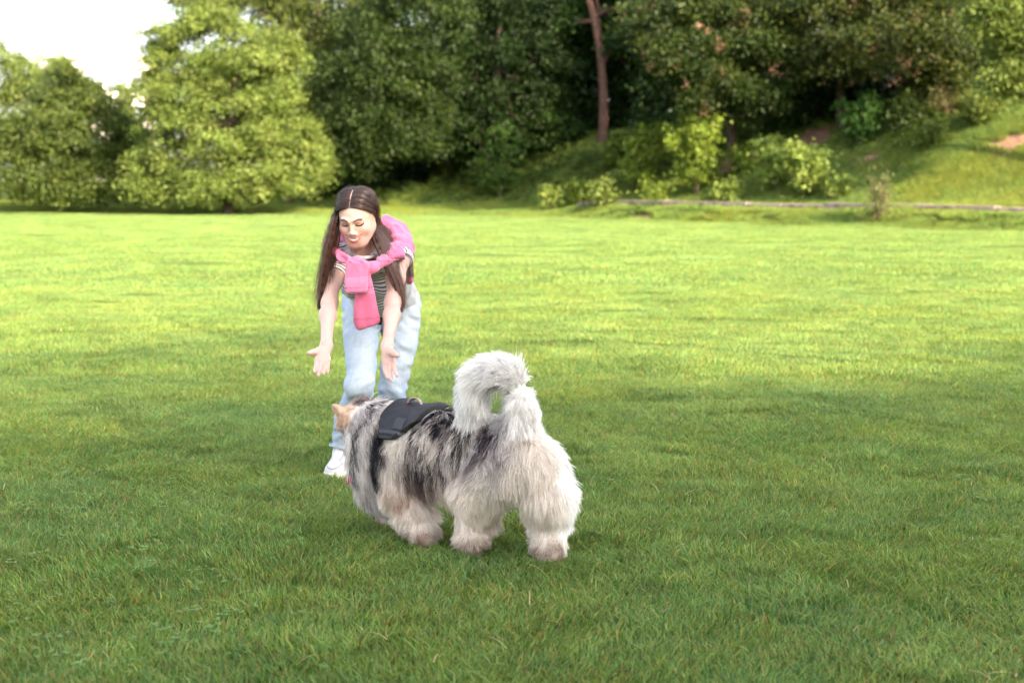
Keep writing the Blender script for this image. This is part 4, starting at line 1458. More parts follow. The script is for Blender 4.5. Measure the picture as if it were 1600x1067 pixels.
# ---- sweater tied round the shoulders
def build_sweater():
    f = Field(rng_ax(-0.86, 0, [(-0.34, 0.0035)]), rng_ax(5.52, 0, [(6.20, 0.0035)]), rng_ax(0.66, 0, [(1.20, 0.0035)]))
    nb = at(578, 368, 6.02)
    knot = at(557, 413, 5.655)
    f.chain([nb, at(545, 366, 6.00), at(527, 370, 5.95), at(517, 380, 5.86), at(522, 391, 5.77), at(535, 403, 5.70), knot],
            [0.035, 0.035, 0.030, 0.025, 0.0175, 0.017, 0.020], 0.012)
    f.chain([knot, at(582, 419, 5.67), at(602, 407, 5.72)], [0.019, 0.019, 0.021], 0.016)
    f.chain([at(602, 407, 5.72), at(618, 395, 5.80), at(625, 386, 5.89), at(612, 370, 5.98), nb],
            [0.024, 0.040, 0.052, 0.058, 0.045], 0.02, (np.array((.18, -.42, .89)), 1.55))
    f.ell(knot, (0.030, 0.022, 0.024), None, 0.012)
    # bunched body of the sweater over her back and left shoulder
    f.chain([at(590, 372, 6.05), at(606, 352, 6.03), at(618, 366, 6.00), at(628, 386, 5.96)], [0.05, 0.034, 0.046, 0.042], 0.03)
    f.ell(at(600, 384, 6.00), (0.105, 0.05, 0.055), None, 0.03)
    f.ell(at(627, 391, 5.90), (0.042, 0.055, 0.045), None, 0.03)
    f.chain([at(628, 386, 5.96), at(637, 408, 5.95), at(640, 436, 5.96)], [0.036, 0.024, 0.021], 0.02, ((0.6, 0.8, 0), 1.2))
    f.plane(at(640, 445, 5.96), (0.1, 0, -1), (-.55, 5.8, .6), (-.3, 6.1, 1.1))
    f.chain([at(532, 400, 5.98), at(534, 420, 5.96), at(535, 434, 5.95)], [0.03, 0.024, 0.020], 0.02)
    # upper sleeve end hanging from the knot
    M = frame(at(556, 380, 5.64) - at(558, 455, 5.63), (1, 0.05, 0))
    f.box(at(557, 433, 5.632), (0.0455, 0.0125, 0.064), M, 0.012, 0.015)
    # lower sleeve end, longer and widening
    a, b = at(566, 420, 5.66), at(574, 500, 5.665)
    f.cone(a, b, 0.027, 0.0560, 0.012, ((0.12, 0.99, 0), 2.9))
    n = b - a; n /= np.linalg.norm(n)
    f.plane(a + n * 0.236, n + np.array((.18, 0, 0)), (-.70, 5.55, .62), (-.45, 5.80, .85))
    V, F = f.mesh('sw'); V = relax(V, F, 2, 0.5)
    Nn = vnormals(V, F)
    vert = V * np.array((1.5, 1, 0.35))
    diag = np.stack([V[:, 0] + V[:, 2], V[:, 1], (V[:, 0] - V[:, 2]) * 0.4], -1)
    hang = (V[:, 2] < knot[2] + 0.01)[:, None]
    rid = 0.5 - np.abs(vnoise(diag, 20, 5)) * 1.8
    V = V + Nn * np.where(hang, (0.0048 * vnoise(vert, 26, 3) - .003 * np.abs(vnoise(vert, 40, 9)))[:, None], (0.0115 * rid + 0.0035 * vnoise(V, 45, 2))[:, None])
    # rib bands near the cuffs
    c = np.repeat(np.array([(0.64, 0.160, 0.285)]), len(V), 0)
    t1 = (V - at(557, 433, 5.632)) @ M[:, 2]
    up = (np.abs(V[:, 1] - 5.632) < 0.02) & (t1 < 0)
    c[up] = (0.68, 0.21, 0.34)
    for off in (-0.041, -0.044):
        k = np.exp(-((t1 - off) / 0.0013) ** 2) * up; c *= (1 - 0.35 * k)[:, None]
    t2 = (V - a) @ n
    lo_ = (V[:, 2] < 0.93) & (V[:, 1] < 5.72) & (t1 < -0.066)
    c[lo_] = (0.66, 0.145, 0.245)
    for off in (0.196, 0.201):
        k = np.exp(-((t2 - off) / 0.0015) ** 2) * (V[:, 1] < 5.75); c *= (1 - 0.35 * k)[:, None]
    c *= (1 + 0.06 * vnoise(V, 30, 8))[:, None]
    mk('sweater', V, F, knit_m, c)


build_sweater()


# ---- shoes
def build_shoe(toe, heel):
    toe = np.array(toe, float); heel = np.array(heel, float)
    d = toe - heel; d[2] = 0; Ln = np.linalg.norm(d); d /= Ln
    M = np.stack([np.cross(d, (0, 0, 1)), d, (0, 0, 1)], 1)      # lateral, forward, up
    root = heel.copy(); root[2] = 0
    root[2] = 0.010
    w = lambda x, y, z: root + M @ np.array((x, y, z))
    c0 = root + d * Ln / 2
    ax = [np.arange(c0[k] - 0.2, c0[k] + 0.2, 0.003) for k in (0, 1)] + [np.arange(-0.01, 0.17, 0.003)]
    f = Field(*ax)
    f.cone(w(0.002, 0.035, 0.030), w(-0.002, Ln - 0.048, 0.026), 0.037, 0.046, 0.02, ((0, 0, 1), 1.15))
    f.cone(w(0, 0.040, 0.060), w(0, 0.075, 0.080), 0.036, 0.034, 0.03)
    f.cone(w(0, 0.085, 0.074), w(0, Ln - 0.055, 0.034), 0.030, 0.034, 0.02)
    f.cone(w(0, 0.03, 0.10), w(0, 0.068, 0.113), 0.030, 0.028, 0.02)
    f.cone(w(0, 0.045, 0.135), w(0, 0.055, 0.085), 0.034, 0.026, 0.006, None, 's')
    f.plane((c0[0], c0[1], 0.026), (0, 0, -1), c0 - 0.3, c0 + 0.3)
    V, F = f.mesh('u'); V = relax(V, F, 1, 0.5)
    q = (V - root) @ M
    c = np.repeat(np.array([(0.46, 0.46, 0.48)]), len(V), 0)
    # seams: toe cap arc and side panels
    r1 = np.sqrt((q[:, 0] / 0.034) ** 2 + ((q[:, 1] - (Ln - 0.045)) / 0.040) ** 2)
    c *= (1 - 0.60 * np.exp(-((r1 - 0.95) / 0.045) ** 2) * (q[:, 2] > 0.03))[:, None]
    s2 = np.abs(np.abs(q[:, 0]) - (0.020 + 0.10 * np.clip(Ln - 0.07 - q[:, 1], 0, .06) * 0.15)) 
    c *= (1 - 0.40 * np.exp(-(s2 / 0.0018) ** 2) * (q[:, 1] < Ln - 0.07) * (q[:, 1] > 0.08))[:, None]
    shoe = mk('shoe', V, F, shoe_m, c); shoe['label'] = 'white leather lace up sneaker'
    f = Field(*ax)
    f.cone(w(0.002, 0.036, 0.018), w(-0.002, Ln - 0.047, 0.018), 0.0400, 0.0495, 0.01, ((0, 0, 1), 1.0))
    f.plane((c0[0], c0[1], 0.004), (0, 0, -1), c0 - 0.3, c0 + 0.3); f.plane((c0[0], c0[1], 0.038), (0, 0, 1), c0 - 0.3, c0 + 0.3)
    V, F = f.mesh('s'); V = relax(V, F, 1, 0.4)
    mk('sole', V, F, sole_m, parent=shoe)
    lm = simple_mat('lace_cotton', (0.56, 0.56, 0.57), 0.8)
    for i in range(6):
        t = i / 5; y = 0.098 + t * (Ln - 0.055 - 0.098 - 0.035); z = 0.074 + (0.034 - 0.074) * (y - 0.085) / (Ln - 0.14) + 0.0315
        pts = [w(-0.020, y + .003, z - 0.010), w(-0.011, y, z - .0005), w(0.0, y - .002, z + 0.003), w(0.011, y, z - .0005), w(0.020, y + .003, z - 0.010)]
        V, F = tube(pts, 0.0031, 6)
        mk('lace', V, F, lm, parent=shoe)
    V, F = tube([w(-0.006, 0.088, 0.110), w(-0.018, 0.084, 0.118), w(-0.026, 0.094, 0.108), w(-0.008, 0.093, 0.109), w(0.010, 0.09, 0.11), w(0.024, 0.085, 0.117), w(0.026, 0.098, 0.104), w(0.005, 0.095, 0.108)], 0.0026, 6)
    mk('lace', V, F, lm, parent=shoe)


tz = at(521, 756, 6.12)
build_shoe((tz[0] - 0.003, 6.115, 0), (ankR[0] + 0.006, ankR[1] + 0.045, 0))
build_shoe((ankL[0] + 0.01, ankL[1] - 0.21, 0), (ankL[0], ankL[1] + 0.05, 0))


# ---- hair: cap + locks as one mesh, fine strands over it
hair_m, nt, out = newmat('dark_hair')
a = N(nt, 'ShaderNodeAttribute', attribute_name='Col')
bs = N(nt, 'ShaderNodeBsdfPrincipled', Roughness=0.30); bs.inputs['Specular IOR Level'].default_value = 0.6
nt.links.new(a.outputs['Color'], bs.inputs['Base Color']); nt.links.new(bs.outputs[0], out.inputs[0])


def build_hair():
    Rx, Rf, Ru = 0.0705, 0.0950, 0.0745
    cc = np.array((0, -0.022, 0.022))
    # parting runs over the top of the skull from the hairline to the crown
    def skull(s, th):            # s 0 front .. 1 crown/back ; th 0 at the parting .. 1 at the side
        lon = R(52) - s * R(125)      # angle in the forward/up plane: 90 = top
        lon = math.pi / 2 - (R(52) - s * R(140))
        dirp = np.array((0, math.cos(lon), math.sin(lon)))
        return dirp
    left = {0: [(524.0, 343, 5.700), (517.5, 372, 5.700), (508, 412, 5.72), (503, 450, 5.73), (499, 483, 5.73)],
            1: [(526, 345, 5.79), (517, 380, 5.80), (511, 420, 5.79), (505, 450, 5.77), (500, 476, 5.75)]}
    rightc = {0: [(581.5, 355, 5.77), (589, 380, 5.745), (603, 412, 5.73), (619, 450, 5.73), (628, 487, 5.72)],
              0.45: [(585, 352, 5.80), (596, 378, 5.79), (609, 405, 5.765), (622, 438, 5.75), (629, 470, 5.75)],
              0.62: [(587, 348, 5.84), (602, 370, 5.88), (618, 388, 5.89), (630, 405, 5.88), (638, 428, 5.87)],
              1: [(588, 348, 5.87), (606, 362, 5.94), (626, 378, 5.95), (640, 400, 5.93), (644, 432, 5.92)]}

    def target(side, s):
        tab = left if side < 0 else rightc
        ks = sorted(tab)
        s = min(max(s, 0), 1)
        for i in range(len(ks) - 1):
            if s <= ks[i + 1]:
                t = (s - ks[i]) / (ks[i + 1] - ks[i])
                A = np.array([at(*p) for p in tab[ks[i]]]); B = np.array([at(*p) for p in tab[ks[i + 1]]])
                return A * (1 - t) + B * t
    def guide(side, s):
        p0 = -0.003
        lon = R(35) + s * R(115)                 # from the forehead hairline over the top to the crown
        top = np.array((0, math.cos(lon), math.sin(lon)))
        pts = []
        for th in np.linspace(0.0, 1.0, 6):
            a = th * R(78)
            sweep = 0.10 * th * (1 - s) if side > 0 else 0.03 * th * (1 - s)
            dv = top * math.cos(a) + np.array((side, 0, 0)) * math.sin(a) + np.array((0, -sweep - 0.05 * th, -0.42 * th ** 1.5 * (1 - 0.3 * s)))
            dv /= np.linalg.norm(dv)
            lift = 0.004 + 0.006 * math.sin(min(1, th) * math.pi)
            q = cc + dv * (np.array((Rx, Rf, Ru)) + lift)
            if th == 0: q[0] += p0 + side * .0042
            pts.append(hp(*q))
        return np.array(pts)
    S = np.linspace(0, 1, 9)
    G = {}
    for side in (-1, 1):
        G[side] = np.array([np.concatenate([guide(side, s), target(side, s)]) for s in S])
    # solid under-layer
    f = Field(rng_ax(-0.86, 0, [(-0.34, 0.0035)]), rng_ax(5.58, 0, [(6.04, 0.0035)]), rng_ax(0.74, 0, [(1.30, 0.0035)]))
    f.ell(hp(*cc), (Rx - 0.001, Rf - 0.001, Ru + 0.002), HM, 0.01)
    # open the face
    f.ell(hp(0, 0.085, -0.018), (0.080, 0.100, 0.122), HM, 0.006, 's')
    f.cone(hp(0, 0.09, 0.02), hp(0, 0.06, -0.10), 0.052, 0.05, 0.004, None, 's')
    f.ell(hp(0.070, 0.004, -0.012), (0.02, 0.022, 0.030), HM, 0.004, 's')
    f.cone(hp(0, -0.03, -0.02), neckb + np.array((.0, .05, .02)), 0.065, 0.06, 0.02)
    f.cone(hp(0, 0.09, -0.03), neckb + np.array((.0, -.06, .0)), 0.055, 0.06, 0.004, None, 's')
    for side in (-1, 1):
        for gi, g in enumerate(G[side]):
            if gi % 2: continue
            pts = spline(g[5:], 14)
            rad = np.interp(np.linspace(0, 1, 14), [0, .15, .6, 1], [0.004, 0.0070, 0.0065, 0.0015])
            f.chain(list(pts), list(rad), 0.010)
    V, F = f.mesh('h'); V = relax(V, F, 1, .5)
    hc_ = np.repeat(np.array([(0.024, 0.012, 0.010)]), len(V), 0)
    ql = (V - HC) @ HM
    hc_[(np.abs(ql[:, 0] + .003) < .0052) & (ql[:, 2] > .05) & (ql[:, 1] > -.03)] = (.55, .38, .32)
    hair = mk('hair', V, F, simple_mat('hair_under', attr='Col', rough=0.9, spec=.05), hc_)
    # strands
    r = np.random.default_rng(4)
    allp = []; allc = []
    for side in (-1, 1):
        m = 9500 if side < 0 else 7200
        s = r.beta(1.1, 1.0, m) if side < 0 else np.where(r.random(m) < .48, r.beta(1.0, 3.0, m), r.uniform(.25, 1, m))
        k = s * (len(S) - 1); i0 = np.minimum(k.astype(int), len(S) - 2); t = (k - i0)[:, None, None]
        g = G[side][i0] * (1 - t) + G[side][i0 + 1] * t
        n = 30
        P = spline(g, n)
        tt = np.linspace(0, 1, n)
        # locks: clump offsets shared by neighbouring strands plus own jitter
        cl = (s * 46).astype(int)
        offc = r.normal(0, 1, (60, 3)); offc[:, 1] *= 0.5; ph = r.uniform(0, 6.28, 60)
        amp = np.interp(tt, [0, .35, .55, .8, 1], [0.0, 0.0015, 0.009, 0.012, 0.013])
        own = r.normal(0, 1, (m, 3))
        amp2 = np.interp(tt, [0, .3, .6, .9, 1], [0.0012, 0.0020, 0.0065, 0.0060, 0.0035])
        sq = 0.55 if side < 0 else 0.60
        P = P + sq * offc[cl][:, None, :] * amp[None, :, None] * 0.6 + sq * own[:, None, :] * amp2[None, :, None]
        wv = np.sin(tt[None, :] * 9 + ph[cl][:, None]) * amp[None, :] * 0.25
        P[:, :, 0] += wv
        # strands differ in length
        L = r.uniform(0.86, 1.03, m)
        fly = r.random(m) < 0.03
        P[fly] += (r.normal(0, 1, (fly.sum(), 1, 3)) * np.interp(tt, [0, .4, 1], [0.001, 0.006, 0.018])[None, :, None])
        # cut to length by reparametrising
        q = np.clip(tt[None, :] * L[:, None], 0, 1) * (n - 1); j = np.minimum(q.astype(int), n - 2); fr2 = (q - j)[..., None]
        ar = np.arange(m)[:, None]
        P = P[ar, j] * (1 - fr2) + P[ar, j + 1] * fr2
        base = np.array((0.028, 0.014, 0.012)); tip = np.array((0.15, 0.062, 0.040))
        cm = np.interp(tt, [0, .4, 1], [0.0, 0.25, 1.0])[None, :, None]
        if side < 0: cm = cm * 0.55
        c = (base * (1 - cm) + tip * cm) * r.uniform(0.65, 1.4, (m, 1, 1)) * (0.8 + 0.4 * r.random(60))[cl][:, None, None]
        allp.append(P); allc.append(c)
    P = np.concatenate(allp); c = np.concatenate(allc)
    rad = np.broadcast_to(np.interp(np.linspace(0, 1, P.shape[1]), [0, .8, 1], [0.00062, 0.00058, 0.0002]), P.shape[:2])
    curves_obj('hair_strand', P - PO, rad, c, hair_m, hair)
    bpy.data.objects['hair_strand']['kind'] = 'stuff'


build_hair()
# ---------------------------------------------------------------- the dog
fur_skin_m = simple_mat('dog_undercoat', attr='Col', rough=0.9, nscale=40, namp=0.2, spec=0.1)
fur_m, nt, out = newmat('dog_fur')
a = N(nt, 'ShaderNodeAttribute', attribute_name='Col')
bs = N(nt, 'ShaderNodeBsdfPrincipled', Roughness=0.6); bs.inputs['Specular IOR Level'].default_value = 0.25
tr = N(nt, 'ShaderNodeBsdfTranslucent')
ms = N(nt, 'ShaderNodeMixShader'); ms.inputs[0].default_value = 0.35
nt.links.new(a.outputs['Color'], bs.inputs['Base Color']); nt.links.new(a.outputs['Color'], tr.inputs['Color'])
nt.links.new(bs.outputs[0], ms.inputs[1]); nt.links.new(tr.outputs[0], ms.inputs[2]); nt.links.new(ms.outputs[0], out.inputs[0])

dog = empty('dog', (-0.15, 5.1, 0))
tag(dog, 'long haired cream and grey dog in black harness, plumed tail curled over its back', 'dog')
DO = np.array(dog.location)
D0 = np.array((0.04, 4.98, 0)); AX = np.array((-0.795, 0.606, 0)); REAR = -AX; NEAR = np.array((-0.606, -0.795, 0))


def dp(s, n, z): return D0 + AX * s + NEAR * n + np.array((0, 0, z))


P_ = lambda *v: np.array(v, float)
TAIL = [P_(0.030, 4.985, 0.415), P_(0.052, 4.965, 0.50), P_(0.038, 4.96, 0.590), P_(-0.006, 4.965, 0.640), P_(-0.058, 4.985, 0.638),
        P_(-0.098, 5.005, 0.595), P_(-0.112, 5.01, 0.540), P_(-0.112, 5.01, 0.475)]
TR = [0.050, 0.034, 0.028, 0.026, 0.025, 0.024, 0.020, 0.012]
_T = spline(np.array(TAIL), 22); TR = list(np.interp(np.linspace(0, 7, 22), range(8), TR)); TAIL = list(_T)
CH = []          # (a, b, ra, rb, region)  regions: 0 body 1 neck/head 2 tail 3 leg 4 rump


def add_chain(pts, rad, reg):
    for i in range(len(pts) - 1): CH.append((np.array(pts[i], float), np.array(pts[i + 1], float), rad[i], rad[i + 1], reg))


add_chain([dp(.50, 0, .325), dp(.34, 0, .335), dp(.17, 0, .340)], [.128, .130, .112], 0)
add_chain([dp(.17, 0, .345), dp(.02, 0, .350), dp(-.045, 0, .325)], [.110, .110, .100], 4)
add_chain([dp(.50, 0, .33), dp(.58, 0.01, .325), dp(.67, 0.01, .355)], [.122, .118, .100], 1)
add_chain([dp(.60, 0, .39), dp(.735, 0.01, .405)], [.085, .076], 1)
add_chain([dp(.66, 0.02, .29), dp(.635, 0.02, .21), dp(.60, .02, .15)], [.098, .078, .05], 1)
add_chain([dp(.45, .01, .27), dp(.22, .01, .27)], [.105, .095], 0)
add_chain([P_(-.575, 5.46, .385), P_(-.59, 5.535, .355), P_(-.59, 5.575, .345)], [.050, .032, .024], 1)
add_chain(TAIL, TR, 2)
# hind legs
add_chain([dp(.03, .06, .30), P_(-.105, 4.985, .215), P_(-.110, 5.035, .115), P_(-.118, 4.990, .045), P_(-.120, 4.945, .030)], [.094, .072, .049, .042, .034], 3)
add_chain([dp(-.02, -.07, .30), P_(.135, 4.950, .215), P_(.150, 4.980, .115), P_(.150, 4.915, .045), P_(.147, 4.870, .028)], [.094, .082, .055, .046, .036], 3)
# front legs
add_chain([dp(.50, .055, .26), P_(-.385, 5.205, .170), P_(-.335, 5.165, .090), P_(-.300, 5.115, .040), P_(-.285, 5.070, .026)], [.095, .064, .051, .043, .034], 3)
add_chain([dp(.52, -.055, .26), P_(-.47, 5.36, .160), P_(-.44, 5.38, .080), P_(-.44, 5.34, .030)], [.085, .060, .045, .036], 3)


def dark_fields(p, nrm):
    """coat colours in the dog's own frame: s along the back, n to its left flank, z up"""
    q = p - D0
    s = q @ AX; nn = q @ NEAR; z = p[:, 2]
    reg, tt, _ = nearest(p)
    sw = s + .016 * vnoise(p, 13, 31) + .006 * vnoise(p, 40, 33)
    w = np.stack([sw * 0.85 - 0.08 * z, nn * 0.30, z * 0.16], -1)          # streaks run down and back
    st = vnoise(w, 50, 3) * 0.45 + vnoise(w, 105, 5) * 0.45 + .18 * vnoise(w, 210, 6)
    st2 = vnoise(w, 38, 9)
    cream = np.array((0.84, 0.76, 0.68)); white = np.array((0.90, 0.87, 0.84)); dark = np.array((0.020, 0.019, 0.027))
    brown = np.array((0.16, 0.105, 0.095)); tan = np.array((0.66, 0.44, 0.30)); grey = np.array((0.42, 0.37, 0.38))
    c = np.repeat(cream[None], len(p), 0)

    def mix(col, k):
        nonlocal c
        k = np.clip(k, 0, 1)[:, None]; c = c * (1 - k) + col * k
    g = lambda v, m, r: np.exp(-(np.abs(v - m) / r) ** 3)
    near = nn > -0.03
    # tan lower flank and belly
    mix(tan, 0.42 * g(s, .30, .17) * g(z, .22, .11) * (0.7 + 0.5 * st2))
    # grey mantle over the flanks
    mix(grey, 0.50 * g(s, .24, .20) * (z > .26) * (0.55 + 0.8 * st2))
    # dark saddle streaks behind the harness
    edge = z + 0.02 * st2
    lo = .265 + 0.25 * np.clip(.26 - s, -.2, .3)
    mix(brown, 2.8 * (st + 0.22) * g(s, .275, .175) * sstep((edge - lo + .05) / .08) * (reg != 2))
    mix(dark, 4.0 * (st + 0.06) * g(s, .265, .155) * sstep((edge - lo) / .07) * (reg != 2))
    # rump: grey and dark locks left of the tail
    rg = g(s, .045, .075) * g(nn, .07, .085) * sstep((z - .25) / .12) * (reg != 2)
    mix(grey, rg * (0.9 + st)); mix(brown, rg * (st * 2.4 + .15)); mix(dark, rg * (st * 3.2 - .2) * sstep((z - .31) / .08))
    # pale right haunch
    mix(white * 1.04, 1.0 * sstep((.02 - nn) / .06) * sstep((.20 - s) / .06) * (reg != 2))
    # black band in front of the harness
    k = g(s + 0.12 * (z - .35), .545, .042) * sstep((z - .15) / .06) * (nn > -.05)
    mix(brown, 0.9 * k); mix(dark, 1.3 * k * (0.85 + 0.5 * st))
    # grey neck with one dark streak, tan by the ears
    hd = sstep((s - .57) / .05)
    mix(np.array((0.78, 0.71, 0.67)), 0.75 * hd)
    mix(grey, hd * (st * 1.6 + .12)); 
    mix(dark, 1.1 * g(s + 0.2 * (z - .35), .672, .018) * sstep((z - .20) / .05) * (0.8 + .6 * st))
    mix(grey * .7, 0.5 * hd * sstep((.25 - z) / .10))
    mix(tan * .9, 0.9 * sstep((s - .70) / .03) * sstep((z - .37) / .05))
    mix(dark * 4, 0.7 * sstep((z - .462) / .015) * (s > .70))
    # legs cream with brownish feet
    leg = (reg == 3) & (z < .2)
    mix(np.array((0.82, 0.73, 0.64)), 0.6 * leg * (nn > 0))
    ft = leg * sstep((.095 - z) / .05) * (0.75 + .5 * st2)
    mix(np.array((0.26, 0.17, 0.12)), 0.85 * ft * (nn > -.02)); mix(np.array((0.48, 0.36, 0.26)), 0.6 * ft * (nn <= -.02))
    mix(np.array((0.40, 0.22, 0.13)), 0.6 * g(s, .44, .05) * g(z, .19, .035) * near)
    # white plume, thin dark stripe inside its curl
    mix(white, (reg == 2) * 0.95)
    mix(grey, (reg == 2) * 0.35 * np.clip(st + .1, 0, 1))
    mix(grey * .5, (reg == 2) * (tt < 2.6) * sstep((-(p[:, 0] - .025)) / .02) * 0.7 * (z < .60) * (p[:, 0] > -.04))
    return c * (1 + 0.10 * vnoise(p, 90, 1))[:, None]


def nearest(p):
    best = np.full(len(p), 9.0); reg = np.zeros(len(p), int); tt = np.zeros(len(p)); dr = np.zeros((len(p), 3)); it = 0
    for (a, b, ra, rb, g) in CH:
        d, h = seg_dist(p, a, b)
        d = d - (ra + (rb - ra) * h)
        m = d < best
        best[m] = d[m]; reg[m] = g; dr[m] = (b - a) / np.linalg.norm(b - a)
        if g == 2:
            tt[m] = (it + h[m]) / 3.0; it += 1
    return reg, tt, dr


def harness_zone(p):
    q = p - D0; s = q @ AX; z = p[:, 2]
    zm = .378 + np.maximum(0, .455 - s) * .85 + np.maximum(0, s - .505) * 2.0
    return np.minimum(np.minimum(s - .372, .545 - s), z - zm)


def build_dog():
    f = Field(np.arange(-.76, .32, .006), np.arange(4.72, 5.70, .006), np.arange(-.006, .72, .006))
    for (a, b, ra, rb, g) in CH: f.cone(a, b, ra, rb, 0.045 if g != 2 else 0.02)
    body_v = f.v.copy()
    # ears
    for (pt, tip) in ((P_(-.625, 5.41, .440), P_(-.652, 5.395, .466)), (P_(-.545, 5.47, .460), P_(-.545, 5.465, .492))):
        f.cone(pt, tip, .022, .008, .012)
    f.plane((0, 0, .004), (0, 0, -1), (-1, 4, -.1), (1, 6, .1))
    V, F = f.mesh('d'); V = relax(V, F, 2, .5)
    Nn = vnormals(V, F)
    col = dark_fields(V, Nn)
    me = mesh_np('body', V - DO, F, True); set_col(me, col * 0.85)
    bo = link('body', me, fur_skin_m, dog)
    # ---- harness: shell over the core shape
    h = Field(np.arange(-.52, -.08, .004), np.arange(4.95, 5.50, .004), np.arange(.30, .54, .004))
    for (a, b, ra, rb, g) in CH:
        if g in (0, 1, 4): h.cone(a, b, ra + .030, rb + .030, 0.045)
    X, Y, Z = np.meshgrid(*h.a, indexing='ij')
    pp = np.stack([X, Y, Z], -1).reshape(-1, 3)
    hzv = harness_zone(pp).reshape(h.v.shape).astype(np.float32)
    outer = h.v.copy()
    h.v = smax(smax(outer, -(outer + .035), .004), -hzv, .012)
    V2, F2 = h.mesh('h'); V2 = relax(V2, F2, 2, .5)
    zz = harness_zone(V2)
    c = np.repeat(np.array([(0.006, 0.0065, 0.011)]), len(V2), 0)
    c[(zz < .010)] = (0.022, 0.021, 0.023)
    q = V2 - D0; s = q @ AX; n2 = q @ NEAR
    band = np.abs(V2[:, 2] - (.405 + .0 * s)) < .007
    c[band & (n2 > 0)] = (0.030, 0.031, 0.042)
    patch = (np.abs(s - .435) < .022) & (np.abs(V2[:, 2] - .435) < .018) & (n2 > 0)
    c[patch] = (0.026, 0.026, 0.034)
    lab = (np.abs(s - .415) < .014) & (np.abs(V2[:, 2] - .402) < .008) & (n2 > 0)
    c[lab] = (0.16, 0.18, 0.24)
    N2 = vnormals(V2, F2)
    V2 = V2 + N2 * (0.004 * patch + 0.003 * band + 0.003 * (zz < .010) + .002 * vnoise(V2, 30, 2))[:, None]
    ham = mk('harness', V2, F2, simple_mat('black_nylon', attr='Col', rough=0.55, nscale=200, namp=0.15, bump=.3, bscale=600, spec=.4), c, dog, off=DO)
    ham['label'] = 'black padded dog harness with grey pink handle'
    hm = simple_mat('handle_webbing', (0.36, 0.25, 0.28), 0.8, bump=.3, bscale=500)
    def strap(name, pts, w, th, mat, parent=ham):
        pts = spline(np.array(pts), 18); T = np.gradient(pts, axis=0); T /= np.linalg.norm(T, axis=1)[:, None]
        side = NEAR * 0.8 + np.array((0.1, 0, .25)); V = []
        for i, p in enumerate(pts):
            u = side - T[i] * (side @ T[i]); u /= np.linalg.norm(u); v = np.cross(T[i], u)
            for a_, b_ in ((-1, -1), (1, -1), (1, 1), (-1, 1)): V.append(p + u * a_ * w / 2 + v * b_ * th / 2)
        F = []
        for i in range(len(pts) - 1):
            for k in range(4): F.append((i * 4 + k, i * 4 + (k + 1) % 4, i * 4 + 4 + (k + 1) % 4, i * 4 + 4 + k))
        F += [(0, 3, 2, 1), tuple(len(V) - 4 + k for k in range(4))]
        return mk(name, np.array(V), np.array(F), mat, None, parent, False, DO)
    strap('handle', [at(651, 625, 5.27), at(653, 619.5, 5.26), at(659, 616.5, 5.25), at(666, 618.5, 5.24), at(670.5, 626, 5.23), at(672.5, 635, 5.21)], .017, .005, hm)
    strap('handle_anchor', [at(672, 633, 5.215), at(677, 632, 5.205), at(684, 632.5, 5.19)], .018, .006, simple_mat('handle_anchor', (0.20, 0.12, 0.13), .8))
    strap('red_tab', [at(641, 629, 5.30), at(646, 627, 5.29), at(650, 627, 5.28)], .010, .005, simple_mat('red_tab', (0.45, 0.02, 0.06), .6))
    strap('front_strap', [at(620, 634, 5.33), at(630, 630.5, 5.33), at(642, 627, 5.33), at(655, 624.5, 5.32)], .016, .006, black_m)
    V3, F3 = tube([at(635, 629, 5.31), at(634, 633, 5.30)], .006, 8)
    mk('buckle', V3, F3, simple_mat('buckle_steel', (0.5, 0.48, 0.45), .35), None, ham, True, DO)

    # ---- coat
    r = np.random.default_rng(12)
    a, b, cc_, d = V[F[:, 0]], V[F[:, 1]], V[F[:, 2]], V[F[:, 3]]
    area = np.linalg.norm(np.cross(cc_ - a, d - b), axis=1)
    M_ = 118000
    reg_f, _, _ = nearest((a + cc_) / 2)
    wgt = area * np.where(reg_f == 2, 1.7, 1.0)
    fi = r.choice(len(F), M_, p=wgt / wgt.sum())
    u, v = r.random((2, M_, 1))
    root = (a[fi] * (1 - u) + b[fi] * u) * (1 - v) + (d[fi] * (1 - u) + cc_[fi] * u) * v
    nr = Nn[F[fi, 0]]
    hzn = harness_zone(root)
    keep = (hzn < -0.004) & (root[:, 2] > .008)
    root, nr, hzn = root[keep], nr[keep], hzn[keep]; m = len(root)
    reg, tt, dr = nearest(root)
    q = root - D0; s = q @ AX; n_ = q @ NEAR; z = root[:, 2]
    down = np.array((0, 0, -1.0))
    topn = np.clip(nr[:, 2], 0, 1)[:, None]
    sd = (np.sign(n_) * np.clip(np.abs(n_) / .02, 0, 1))[:, None]
    comb = REAR * (0.14 + 0.25 * topn) + NEAR * sd * topn * 0.9 + down * (0.95 - 0.6 * topn)
    hd = (reg == 1)[:, None]
    comb = np.where(hd, REAR * 0.55 + down * (0.85 - .5 * topn), comb)
    comb = np.where((reg == 3)[:, None], down + REAR * 0.16, comb)
    comb = np.where((reg == 4)[:, None] & (topn < .5), down + REAR * 0.10, comb)
    comb = np.where((reg == 2)[:, None], np.where((tt < 2)[:, None], dr * .15 + down * .25, dr), comb)
    L = np.select([reg == 2, reg == 1, reg == 4, reg == 3], [0.090, 0.070, 0.074, 0.050], 0.080) * np.ones(m)
    L = np.where((reg == 2) & (tt < 2.2), 0.070, L); L = np.where((reg == 3) & (z < .10), 0.034, L); L = np.where((reg == 3) & (z < .05), 0.024, L)
    L = np.where((reg == 0) & (nr[:, 2] < -0.2), 0.085, L)                  # belly fringe
    L = np.where((reg == 3) & (z > .13) & (nr @ REAR > .2), 0.075, L)        # feathering behind the thighs
    L = np.where((reg == 1) & (s > .70), 0.026, L)
